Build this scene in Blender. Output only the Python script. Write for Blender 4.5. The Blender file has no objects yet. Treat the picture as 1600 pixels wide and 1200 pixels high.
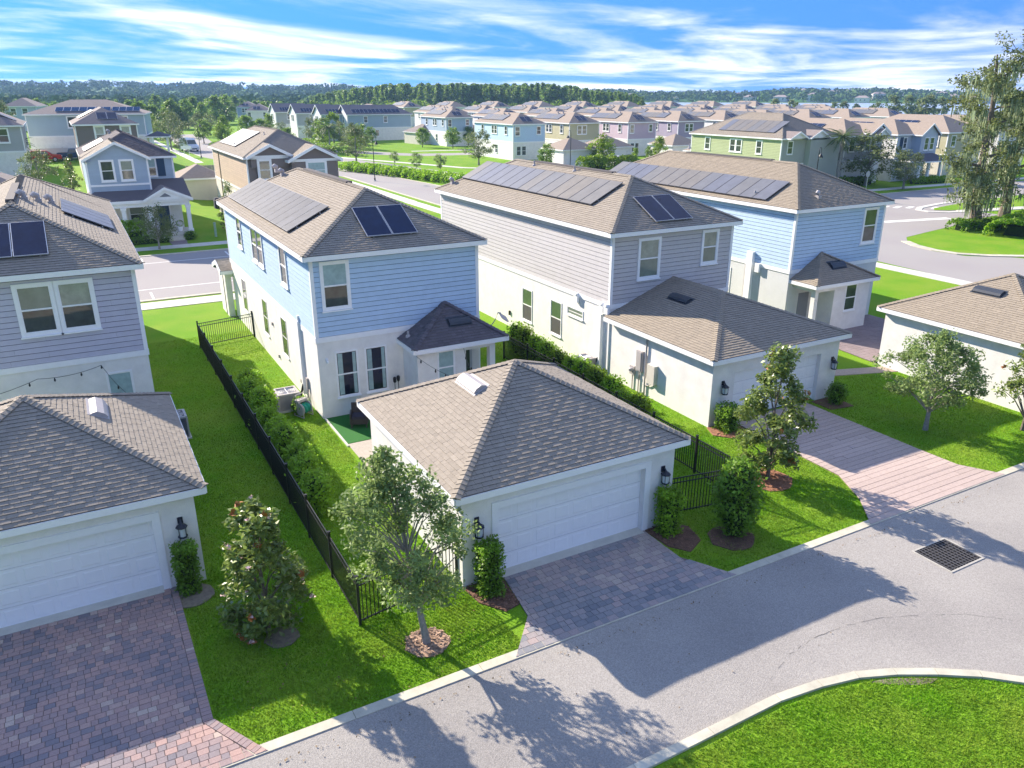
import bpy, math, random
import numpy as np
from mathutils import Vector, Matrix
rng = random.Random(7)
nrg = np.random.default_rng(7)
sc = bpy.context.scene
COL = sc.collection

# ---------------------------------------------------------------- camera
CAM_H, FPX, PITCH, YAW = 12.8, 1222.4, math.radians(20.486), math.radians(28.877)
fw = Vector((math.sin(YAW)*math.cos(PITCH), math.cos(YAW)*math.cos(PITCH), -math.sin(PITCH)))
rt = Vector((math.cos(YAW), -math.sin(YAW), 0))
up = rt.cross(fw)
cam = bpy.data.cameras.new('camera')
cam.sensor_fit = 'HORIZONTAL'
cam.angle_x = 2*math.atan(800/FPX)
cam.clip_start, cam.clip_end = 0.2, 20000
camo = bpy.data.objects.new('camera', cam)
COL.objects.link(camo)
mw = Matrix((rt, up, -fw)).transposed().to_4x4()
mw.translation = (0, 0, CAM_H)
camo.matrix_world = mw
sc.camera = camo
CP = Vector((0, 0, CAM_H))

def px(p):
    v = Vector(p)-CP
    z = max(v.dot(fw), .05)
    return 800+FPX*v.dot(rt)/z, 600-FPX*v.dot(up)/z

# ---------------------------------------------------------------- light
SUN_EL, SUN_AZ = math.radians(27.3), math.radians(20.8)   # azimuth from +Y towards -X
sd = Vector((-math.sin(SUN_AZ)*math.cos(SUN_EL), math.cos(SUN_AZ)*math.cos(SUN_EL), math.sin(SUN_EL)))
sun = bpy.data.lights.new('sun', 'SUN')
sun.energy = 2.0
sun.angle = math.radians(0.55)
sun.color = (1.0, .89, .74)
suno = bpy.data.objects.new('sun', sun)
suno.rotation_euler = sd.to_track_quat('Z', 'Y').to_euler()
suno.location = (0, 0, 60)
COL.objects.link(suno)

w = bpy.data.worlds.new('World')
sc.world = w
w.use_nodes = True
N = w.node_tree.nodes
L = w.node_tree.links
N.clear()
out = N.new('ShaderNodeOutputWorld')
bg = N.new('ShaderNodeBackground')
bg.inputs[1].default_value = 0.15
tc = N.new('ShaderNodeTexCoord')
sep = N.new('ShaderNodeSeparateXYZ')
L.new(tc.outputs['Generated'], sep.inputs[0])
def wm(op, a, b=None, c=None):
    n = N.new('ShaderNodeMath'); n.operation = op
    for i, q in enumerate((a, b, c)):
        if q is None: continue
        if isinstance(q, (int, float)): n.inputs[i].default_value = q
        else: L.new(q, n.inputs[i])
    return n.outputs[0]
# the deep blue comes down low: the sky is read from its upper part all round
zz = wm('MULTIPLY_ADD', wm('MAXIMUM', sep.outputs[2], 0.0), 1.6, 1.0)
cmb = N.new('ShaderNodeCombineXYZ')
L.new(sep.outputs[0], cmb.inputs[0]); L.new(sep.outputs[1], cmb.inputs[1]); L.new(zz, cmb.inputs[2])
nrm = N.new('ShaderNodeVectorMath'); nrm.operation = 'NORMALIZE'
L.new(cmb.outputs[0], nrm.inputs[0])
sky = N.new('ShaderNodeTexSky')
sky.sky_type = 'NISHITA'
sky.sun_disc = False
sky.sun_elevation = SUN_EL
sky.sun_rotation = -SUN_AZ
sky.air_density = 1.0
sky.dust_density = 0.2
sky.ozone_density = 3.0
L.new(nrm.outputs[0], sky.inputs[0])
hs = N.new('ShaderNodeHueSaturation')
hs.inputs['Saturation'].default_value = 1.2
hs.inputs['Value'].default_value = .43
L.new(sky.outputs[0], hs.inputs['Color'])
# thin cirrus: noise on a flat layer overhead, stretched by the wind
inv = wm('DIVIDE', 1.0, wm('ADD', wm('MAXIMUM', sep.outputs[2], 0.0), 0.045))
pu = wm('MULTIPLY', sep.outputs[0], inv)
pv = wm('MULTIPLY', sep.outputs[1], inv)
ca, sa = math.cos(math.radians(-38)), math.sin(math.radians(-38))
ru = wm('ADD', wm('MULTIPLY', pu, ca), wm('MULTIPLY', pv, -sa))
rv = wm('ADD', wm('MULTIPLY', pu, sa), wm('MULTIPLY', pv, ca))
def cloud(sx, sy, det, off, dist=0.0):
    c = N.new('ShaderNodeCombineXYZ')
    L.new(wm('MULTIPLY', ru, sx), c.inputs[0]); L.new(wm('MULTIPLY', rv, sy), c.inputs[1]); c.inputs[2].default_value = off
    n = N.new('ShaderNodeTexNoise'); n.inputs['Scale'].default_value = 1.0; n.inputs['Detail'].default_value = det
    n.inputs['Roughness'].default_value = .56; n.inputs['Distortion'].default_value = dist
    L.new(c.outputs[0], n.inputs['Vector'])
    return n.outputs[0]
c1 = cloud(.27, .40, 6, 3.7, .6)
c2 = cloud(.8, 1.5, 6, 9.2, .4)
cs = wm('ADD', wm('MULTIPLY', c1, .82), wm('MULTIPLY', c2, .18))
lowb = wm('MULTIPLY', wm('SUBTRACT', 1.0, wm('MINIMUM', wm('MULTIPLY', sep.outputs[2], 12.0), 1.0)), .10)
cr = N.new('ShaderNodeMapRange'); cr.interpolation_type = 'SMOOTHSTEP'
cr.inputs['From Min'].default_value = .455; cr.inputs['From Max'].default_value = .77
L.new(wm('ADD', cs, lowb), cr.inputs['Value'])
mx = N.new('ShaderNodeMix'); mx.data_type = 'RGBA'
L.new(wm('MULTIPLY_ADD', cr.outputs[0], .86, .05), mx.inputs['Factor'])
tint = N.new('ShaderNodeVectorMath'); tint.operation = 'MULTIPLY'; tint.inputs[1].default_value = (.18, .76, 1.08)
L.new(hs.outputs[0], tint.inputs[0])
L.new(tint.outputs[0], mx.inputs['A'])
mx.inputs['B'].default_value = (1.95, 1.89, 1.80, 1)
L.new(mx.outputs['Result'], bg.inputs[0])
L.new(bg.outputs[0], out.inputs[0])

sc.view_settings.view_transform = 'Standard'
sc.view_settings.look = 'None'
sc.view_settings.gamma = 1
sc.view_settings.use_curve_mapping = False
sc.view_settings.exposure = 2.6
sc.cycles.volume_bounces = 0
sc.cycles.max_bounces = 8
sc.cycles.diffuse_bounces = 6
sc.cycles.transparent_max_bounces = 6

# ---------------------------------------------------------------- materials
MATS = {}
def M(name, col, rough=.7, var=.12, scale=6.0, tone=.0, bump=0., bscale=60., spec=.3, metal=0., col2=None, sc2=.6, trans=0., coat=0., stretch=None, tone_col=None, glow=0):
    if name in MATS: return MATS[name]
    m = bpy.data.materials.new(name); MATS[name] = m
    m.use_nodes = True
    n, l = m.node_tree.nodes, m.node_tree.links
    b = n['Principled BSDF']
    b.inputs['Roughness'].default_value = rough
    b.inputs['Specular IOR Level'].default_value = spec
    b.inputs['Metallic'].default_value = metal
    if coat: b.inputs['Coat Weight'].default_value = coat; b.inputs['Coat Roughness'].default_value = .05
    t = n.new('ShaderNodeTexCoord'); vec = t.outputs['Object']
    if stretch:
        mp = n.new('ShaderNodeMapping'); mp.inputs['Scale'].default_value = stretch
        l.new(vec, mp.inputs[0]); vec = mp.outputs[0]
    base = None
    rgb = n.new('ShaderNodeRGB'); rgb.outputs[0].default_value = (*col, 1); base = rgb.outputs[0]
    if col2:
        nz = n.new('ShaderNodeTexNoise'); nz.inputs['Scale'].default_value = sc2; nz.inputs['Detail'].default_value = 5
        l.new(vec, nz.inputs['Vector'])
        mr = n.new('ShaderNodeMapRange'); mr.inputs['From Min'].default_value = .38; mr.inputs['From Max'].default_value = .64
        l.new(nz.outputs[0], mr.inputs[0])
        x = n.new('ShaderNodeMix'); x.data_type = 'RGBA'; l.new(mr.outputs[0], x.inputs['Factor']); l.new(base, x.inputs['A'])
        x.inputs['B'].default_value = (*col2, 1); base = x.outputs['Result']
    def mth(op, a, bb):
        q = n.new('ShaderNodeMath'); q.operation = op
        for i, z in enumerate((a, bb)):
            if isinstance(z, (int, float)): q.inputs[i].default_value = z
            else: l.new(z, q.inputs[i])
        return q.outputs[0]
    fac = 1.0
    if var:
        nz = n.new('ShaderNodeTexNoise'); nz.inputs['Scale'].default_value = scale; nz.inputs['Detail'].default_value = 6; nz.inputs['Roughness'].default_value = .65
        l.new(vec, nz.inputs['Vector'])
        mr = n.new('ShaderNodeMapRange'); mr.inputs['From Min'].default_value = .3; mr.inputs['From Max'].default_value = .7
        mr.inputs['To Min'].default_value = 1-var; mr.inputs['To Max'].default_value = 1+var
        l.new(nz.outputs[0], mr.inputs[0]); fac = mr.outputs[0]
    at = None
    if tone or tone_col:
        at = n.new('ShaderNodeAttribute'); at.attribute_name = 'tone'
    if tone_col:
        cr_ = n.new('ShaderNodeValToRGB'); cr_.color_ramp.interpolation = 'LINEAR'
        el = cr_.color_ramp.elements
        for i, (p_, c_) in enumerate(tone_col):
            e = el[i] if i < 2 else el.new(p_)
            e.position = p_; e.color = (*c_, 1)
        l.new(at.outputs['Fac'], cr_.inputs[0]); base = cr_.outputs[0]
    if tone:
        tv = mth('MULTIPLY_ADD', at.outputs['Fac'], 2*tone); n_ = tv.node; n_.inputs[2].default_value = 1-tone
        fac = mth('MULTIPLY', fac, tv)
    if not isinstance(fac, float):
        v = n.new('ShaderNodeVectorMath'); v.operation = 'SCALE'; l.new(base, v.inputs[0]); l.new(fac, v.inputs['Scale']); base = v.outputs[0]
    l.new(base, b.inputs['Base Color'])
    if bump:
        nz = n.new('ShaderNodeTexNoise'); nz.inputs['Scale'].default_value = bscale; nz.inputs['Detail'].default_value = 4
        l.new(vec, nz.inputs['Vector'])
        bp = n.new('ShaderNodeBump'); bp.inputs['Strength'].default_value = bump; bp.inputs['Distance'].default_value = .02
        l.new(nz.outputs[0], bp.inputs['Height']); l.new(bp.outputs[0], b.inputs['Normal'])
    if trans:
        o = n['Material Output']; tr = n.new('ShaderNodeBsdfTranslucent'); l.new(base, tr.inputs[0])
        ms = n.new('ShaderNodeMixShader'); ms.inputs[0].default_value = trans
        l.new(b.outputs[0], ms.inputs[1]); l.new(tr.outputs[0], ms.inputs[2]); l.new(ms.outputs[0], o.inputs[0])
    return m

TRIM = M('white_trim', (.84, .84, .84), .55, .03)
STUC = M('stucco', (.78, .76, .73), .9, .09, 1.6, bump=.5, bscale=45)
STUCB = M('stucco_beige', (.62, .58, .51), .9, .05, 1.2, bump=.5, bscale=45)
SHG = M('shingle_tan', (.305, .265, .218), .93, .09, 9, tone=.13, bump=.35, bscale=120, spec=.15)
SHG2 = M('shingle_brown', (.305, .258, .20), .93, .09, 9, tone=.13, bump=.35, bscale=120, spec=.15)
SHG3 = M('shingle_charcoal', (.135, .118, .125), .93, .12, 22, tone=.28, bump=.35, bscale=120, spec=.15)
SHFAR = M('shingle_far', (.30, .245, .20), .93, .13, 3.0, spec=.15, stretch=(1, 1, 3))
SHFARG = M('shingle_far_grey', (.23, .195, .185), .93, .13, 3.0, spec=.15, stretch=(1, 1, 3))
GLASS = M('window_glass', (.055, .068, .060), .04, .35, 1.7, spec=.9)
BLIND = M('window_blind', (.20, .24, .19), .12, .15, 2.0, spec=.7)
BLINDL = M('window_pale', (.32, .34, .27), .15, .2, 2.5, spec=.6)
CURT = M('curtain', (.30, .42, .42), .4, .2, 3, spec=.5)
SOLAR = M('solar_cells', (.006, .016, .055), .16, .2, 3, spec=.18)
SOL2 = M('solar_sheen', (.125, .12, .12), .5, .15, 2, spec=.7, tone_col=[(0, (.155, .135, .11)), (.5, (.125, .125, .13)), (1, (.10, .11, .15))])  # sky reflection on the glass is lightened into the base colour
FRD = M('panel_frame', (.10, .10, .11), .4, .05)
SOL1 = M('solar_glare', (.085, .09, .11), .62, .2, 2, spec=.08, tone=.10)  # lit copy of the cells, sun glare put into the base colour
EDGE = M('shingle_edge', (.125, .112, .10), .95, .2, 20)
LWOOD = None
ALU = M('aluminium', (.62, .63, .66), .35, .03, metal=.8)
BLACK = M('black_metal', (.014, .014, .016), .45, .1, spec=.4)
DBLUE = M('navy_lamp', (.014, .02, .035), .4, .05, spec=.5)
LENS = M('lamp_glass', (.55, .60, .63), .12, .05, spec=.8)
VENTL = M('vent_light', (.42, .39, .385), .5, .05)
VENTD = M('vent_dark', (.035, .042, .055), .4, .1, spec=.5)
WHITE = M('white_paint', (.86, .86, .86), .5, .02)
CONC = M('concrete', (.56, .54, .47), .9, .10, 2.2, bump=.2, bscale=60)
KERB = M('kerb_concrete', (.50, .47, .375), .9, .18, 1.8, bump=.2, bscale=60, tone=.06)
WALK = M('sidewalk_concrete', (.57, .55, .50), .9, .08, 1.5)
ASPH = M('asphalt', (.355, .332, .305), .95, .30, 34, col2=(.30, .28, .26), sc2=.28, bump=.9, bscale=60, spec=.15)
ASPH2 = M('asphalt_street', (.33, .31, .295), .95, .07, 30, col2=(.31, .285, .28), sc2=.12, spec=.15)
GRASSG = M('lawn_ground', (.13, .26, .014), .95, .45, 26, col2=(.075, .155, .014), sc2=.55, bump=.8, bscale=24, spec=.1)
BLADE = M('grass_blade', (.150, .335, .012), .8, .26, 1.6, tone=.42, spec=.15, trans=.35, col2=(.25, .36, .035), sc2=.6)
LITTER = M('fallen_leaf', (.20, .13, .06), .8, .3, 5, tone=.4)
FARG = M('far_grass', (.060, .150, .014), .95, .25, .05, col2=(.045, .11, .015), sc2=.012, spec=.1)
MULCH = M('mulch', (.17, .095, .065), .95, .5, 30, bump=.6, bscale=30, tone=.35)
DIRT = M('bare_soil', (.20, .165, .12), .95, .3, 9, bump=.4, bscale=30)
TURF = M('artificial_turf', (.020, .135, .018), .9, .12, 40, bump=.3, bscale=150)
BARK = M('bark', (.16, .13, .105), .95, .3, 9, bump=.8, bscale=18)
BARKG = M('bark_grey', (.27, .25, .225), .95, .25, 9, bump=.8, bscale=18)
def leafm(name, col, tone=.5, trans=.42, rough=.5, spec=.35):
    return M(name, col, rough, .12, 2.0, tone=tone, spec=spec, trans=trans)
LOAK = leafm('leaf_oak', (.24, .33, .11), .42, .48)
LMAG = leafm('leaf_magnolia', (.20, .27, .060), .45, .36, .30, .6)
LHEDGE = leafm('leaf_hedge', (.27, .46, .032), .42, .5)
LCOL = leafm('leaf_column', (.17, .31, .030), .46, .46)
LFAR = leafm('leaf_far', (.18, .29, .045), .46, .48)
LFAR2 = leafm('leaf_far_bright', (.20, .31, .024), .45, .42)
LFAR3 = leafm('leaf_far_grey', (.165, .21, .075), .45, .42)
LPINE = leafm('leaf_pine', (.19, .30, .050), .45, .5)
LMOSS = leafm('leaf_moss', (.28, .34, .19), .3, .4)
LPALM = leafm('leaf_palm', (.070, .130, .022), .5)
PETAL = M('petal', (.75, .52, .50), .6, .1)
RUST = M('rust_leaf', (.33, .13, .03), .6, .3)

# ---------------------------------------------------------------- mesh builder
class MB:
    def __init__(s): s.v, s.f, s.m, s.t = [], [], [], []
    def add(s, vs, fs, mi=0, tone=.5):
        o = len(s.v)
        s.v += [tuple(p) for p in vs]; s.f += [[i+o for i in f] for f in fs]
        s.m += [mi]*len(fs); s.t += [tone]*len(vs)
    def hexa(s, p, mi=0, tone=.5):   # 8 points: bottom ring, top ring
        s.add(p, [(3, 2, 1, 0), (4, 5, 6, 7), (0, 1, 5, 4), (1, 2, 6, 5), (2, 3, 7, 6), (3, 0, 4, 7)], mi, tone)
    def box(s, x0, y0, z0, x1, y1, z1, mi=0, tone=.5):
        s.hexa([(x0, y0, z0), (x1, y0, z0), (x1, y1, z0), (x0, y1, z0), (x0, y0, z1), (x1, y0, z1), (x1, y1, z1), (x0, y1, z1)], mi, tone)
    def poly(s, pts, mi=0, tone=.5): s.add(pts, [list(range(len(pts)))], mi, tone)
    def prism(s, pts, z0, z1, mi=0, tone=.5):   # pts CCW xy
        n = len(pts)
        s.add([(x, y, z0) for x, y in pts]+[(x, y, z1) for x, y in pts],
              [list(range(n))[::-1], list(range(n, 2*n))]+[(i, (i+1) % n, n+(i+1) % n, n+i) for i in range(n)], mi, tone)
    def tube(s, pts, rad, n=7, mi=0, tone=.5, cap=True):
        pts = [Vector(p) for p in pts]
        if not isinstance(rad, (list, tuple)): rad = [rad]*len(pts)
        o = len(s.v); vs = []
        for i, p in enumerate(pts):
            d = (pts[min(i+1, len(pts)-1)]-pts[max(i-1, 0)])
            if d.length < 1e-9: d = Vector((0, 0, 1))
            d.normalize()
            a = d.cross(Vector((0, 0, 1)) if abs(d.z) < .9 else Vector((1, 0, 0))).normalized(); b = d.cross(a)
            for k in range(n):
                q = 2*math.pi*k/n
                vs.append(p+(a*math.cos(q)+b*math.sin(q))*rad[i])
        fs = []
        for i in range(len(pts)-1):
            for k in range(n):
                fs.append((i*n+k, (i+1)*n+k, (i+1)*n+(k+1) % n, i*n+(k+1) % n))
        if cap: fs += [list(range(n)), list(range((len(pts)-1)*n, len(pts)*n))[::-1]]
        s.add(vs, fs, mi, tone)
    def lathe(s, c, prof, n=12, mi=0, tone=.5):   # prof (r,z)
        vs = []; fs = []
        for r, z in prof:
            for k in range(n):
                q = 2*math.pi*k/n; vs.append((c[0]+r*math.cos(q), c[1]+r*math.sin(q), c[2]+z))
        for i in range(len(prof)-1):
            for k in range(n):
                fs.append((i*n+k, i*n+(k+1) % n, (i+1)*n+(k+1) % n, (i+1)*n+k))
        fs += [list(range(n))[::-1], list(range((len(prof)-1)*n, len(prof)*n))]
        s.add(vs, fs, mi, tone)
    def fb(s, F, u0, u1, z0, z1, d0, d1, mi=0, tone=.5):   # box in a wall frame
        p = F.p
        s.hexa([p(u0, z0, d0), p(u0, z0, d1), p(u1, z0, d1), p(u1, z0, d0), p(u0, z1, d0), p(u0, z1, d1), p(u1, z1, d1), p(u1, z1, d0)], mi, tone)
    def mesh(s, name, mats):
        me = bpy.data.meshes.new(name)
        me.from_pydata(s.v, [], s.f)
        for m in (mats if isinstance(mats, (list, tuple)) else [mats]): me.materials.append(m)
        if any(s.m): me.polygons.foreach_set('material_index', s.m)
        a = me.attributes.new('tone', 'FLOAT', 'POINT'); a.data.foreach_set('value', s.t)
        me.update()
        return me
    def build(s, name, mats, parent=None, smooth=False, kind=None):
        if not s.v: return None
        me = s.mesh(name, mats)
        if smooth: me.polygons.foreach_set('use_smooth', [True]*len(me.polygons))
        return link(name, me, parent, kind)

def link(name, me, parent=None, kind=None):
    o = bpy.data.objects.new(name, me); COL.objects.link(o)
    if parent is not None: o.parent = parent
    if kind: o['kind'] = kind
    return o
def tag(o, label, cat, group=None):
    o['label'] = label; o['category'] = cat
    if group: o['group'] = group
    return o
def thing(name, label, cat, loc=(0, 0, 0), rot=0., group=None):
    o = bpy.data.objects.new(name, None); COL.objects.link(o)
    o.location = loc; o.rotation_euler = (0, 0, rot); o.empty_display_size = .3
    return tag(o, label, cat, group)
def W2(root):
    c, s = math.cos(root.rotation_euler.z), math.sin(root.rotation_euler.z); l = root.location; k = root.scale[0]
    return lambda p: Vector((l[0]+k*(c*p[0]-s*p[1]), l[1]+k*(s*p[0]+c*p[1]), l[2]+k*p[2]))
def children(o): return [c for c in KIDS.get(o, [])]

class Fr:   # wall frame: origin, unit along the wall (left to right seen from outside), outward normal
    def __init__(s, O, U, Nn): s.O, s.U, s.N = Vector(O), Vector(U), Vector(Nn)
    def p(s, u, z, d=0.): return s.O+s.U*u+s.N*d+Vector((0, 0, z))

def clip(poly, a, b, c):   # keep a*x+b*y<=c
    o = []
    for i in range(len(poly)):
        p, q = poly[i], poly[(i+1) % len(poly)]
        dp, dq = a*p[0]+b*p[1]-c, a*q[0]+b*q[1]-c
        if dp <= 0: o.append(p)
        if (dp < 0 < dq) or (dq < 0 < dp):
            t = dp/(dp-dq); o.append((p[0]+t*(q[0]-p[0]), p[1]+t*(q[1]-p[1])))
    return o
def convclip(poly, win):   # both CCW, win convex
    for i in range(len(win)):
        p, q = win[i], win[(i+1) % len(win)]
        a, b = q[1]-p[1], -(q[0]-p[0])
        poly = clip(poly, a, b, a*p[0]+b*p[1])
        if len(poly) < 3: return []
    return poly
def area(p): return .5*sum(p[i][0]*p[(i+1) % len(p)][1]-p[(i+1) % len(p)][0]*p[i][1] for i in range(len(p)))

def pieces(poly, e, lens, tb, tt, lap=0., gap=0., toner=None, alt=None, seed=1):
    """rows of lapped pieces over a convex uv polygon -> list of (uv polygon, thickness fn values, tone)"""
    r = random.Random(seed)
    us = [p[0] for p in poly]; vs = [p[1] for p in poly]
    res = []; k = 0; v = min(vs)
    while v < max(vs)-.01:
        u = min(us)-r.random()*lens[1]; odd = r.random() < .5
        while u < max(us):
            ln = r.uniform(*lens)
            rect = [(u+gap/2, v+gap/2), (u+ln-gap/2, v+gap/2), (u+ln-gap/2, v+e+lap-gap/2), (u+gap/2, v+e+lap-gap/2)]
            c = convclip(rect, poly)
            if len(c) >= 3 and area(c) > .0008:
                b0 = tb*(alt[0] if odd else alt[1]) if alt else tb
                ths = [b0+(tt-b0)*min(1, max(0, (q[1]-v)/(e+lap))) for q in c]
                res.append((c, ths, toner(r, u+ln/2, v+e/2, odd) if toner else r.random()))
            odd = not odd if r.random() < .85 else odd
            u += ln
        v += e; k += 1
    return res
def emit(pcs, to3, root, parent, name, many, mat, cap=300, minpx=10, base=-.004, edge=0):
    """largest pieces become objects of their own, the others one joined part"""
    wf = W2(root); big = []
    for c, ths, tn in pcs:
        P3 = [wf(to3(u, v, t)) for (u, v), t in zip(c, ths)]
        q = [px(p) for p in P3]
        xs = [a for a, _ in q]; ys = [b for _, b in q]
        inside = max(xs) > 0 and min(xs) < 1600 and max(ys) > 0 and min(ys) < 1200
        s = max(max(xs)-min(xs), max(ys)-min(ys)); t = min(max(xs)-min(xs), max(ys)-min(ys))
        big.append(s*t if inside and s >= minpx and t > 2.5 else 0)
    order = sorted(range(len(pcs)), key=lambda i: -big[i])
    solo = set(i for i in order[:cap] if big[i] > 0)
    rest = MB()
    for i, (c, ths, tn) in enumerate(pcs):
        n = len(c)
        top = [to3(u, v, t) for (u, v), t in zip(c, ths)]
        bot = [to3(u, v, base) for (u, v) in c]
        fs = [list(range(n))]+[(n+j, n+(j+1) % n, (j+1) % n, j) for j in range(n)]
        if i in solo:
            b = MB(); b.add(top+bot, fs, 0, tn)
            if edge: b.m = [0]+[1]*n
            b.build(name, mat, parent)
        else:
            rest.add(top+bot, fs, 0, tn)
            if edge: rest.m[-n:] = [1]*n
    return rest
# ---------------------------------------------------------------- building kit
def hip(x0, y0, x1, y1, z, s, openb=False):
    zr = z+s*(x1-x0)/2; xc = (x0+x1)/2; h = (x1-x0)/2
    v = lambda x, y, q=z: Vector((x, y, q))
    if openb:
        A = v(xc, y0+h, zr); Bk = v(xc, y1, zr)
        return dict(faces=[[v(x0, y0), v(x1, y0), A], [v(x1, y0), v(x1, y1), Bk, A], [v(x0, y1), v(x0, y0), A, Bk]],
                    hips=[(v(x0, y0), A), (v(x1, y0), A), (A, Bk)], eaves=[(v(x0, y0), v(x1, y0)), (v(x1, y0), v(x1, y1)), (v(x0, y1), v(x0, y0))])
    if y1-y0 >= x1-x0-.01:
        A, B = v(xc, y0+h, zr), v(xc, y1-h, zr)
        fs = [[v(x0, y0), v(x1, y0), A], [v(x1, y0), v(x1, y1), B, A], [v(x1, y1), v(x0, y1), B], [v(x0, y1), v(x0, y0), A, B]]
        if (A-B).length < .05: fs[1] = fs[1][:2]+[A]; fs[3] = fs[3][:2]+[A]
        hp = [(v(x0, y0), A), (v(x1, y0), A), (v(x1, y1), B), (v(x0, y1), B)]+([(A, B)] if (A-B).length > .05 else [])
    else:
        yc = (y0+y1)/2; h = (y1-y0)/2; zr = z+s*h
        A, B = v(x0+h, yc, zr), v(x1-h, yc, zr)
        fs = [[v(x0, y0), v(x1, y0), B, A], [v(x1, y0), v(x1, y1), B], [v(x1, y1), v(x0, y1), A, B], [v(x0, y1), v(x0, y0), A]]
        hp = [(v(x0, y0), A), (v(x1, y0), B), (v(x1, y1), B), (v(x0, y1), A), (A, B)]
    c = [v(x0, y0), v(x1, y0), v(x1, y1), v(x0, y1)]
    return dict(faces=fs, hips=hp, eaves=[(c[i], c[(i+1) % 4]) for i in range(4)])
def gable_y(x0, y0, x1, y1, z, s):   # ridge along y, gables at y0 and y1
    v = lambda x, y, q=z: Vector((x, y, q)); xc = (x0+x1)/2; zr = z+s*(x1-x0)/2
    A, B = v(xc, y0, zr), v(xc, y1, zr)
    return dict(faces=[[v(x1, y0), v(x1, y1), B, A], [v(x0, y1), v(x0, y0), A, B]], hips=[(A, B)],
                eaves=[(v(x1, y0), v(x1, y1)), (v(x0, y1), v(x0, y0))], rakes=[(v(x0, y0), A), (A, v(x1, y0)), (v(x1, y1), B), (B, v(x0, y1))])
def gable_x(x0, y0, x1, y1, z, s):
    v = lambda x, y, q=z: Vector((x, y, q)); yc = (y0+y1)/2; zr = z+s*(y1-y0)/2
    A, B = v(x0, yc, zr), v(x1, yc, zr)
    return dict(faces=[[v(x0, y0), v(x1, y0), B, A], [v(x1, y1), v(x0, y1), A, B]], hips=[(A, B)],
                eaves=[(v(x0, y0), v(x1, y0)), (v(x1, y1), v(x0, y1))], rakes=[(v(x0, y1), A), (A, v(x0, y0)), (v(x1, y0), B), (B, v(x1, y1))])
def frame3(face):
    O = face[0]; U = (face[1]-face[0]).normalized(); Nn = U.cross(face[2]-face[1]).normalized(); V = Nn.cross(U)
    return O, U, V, Nn
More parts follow.
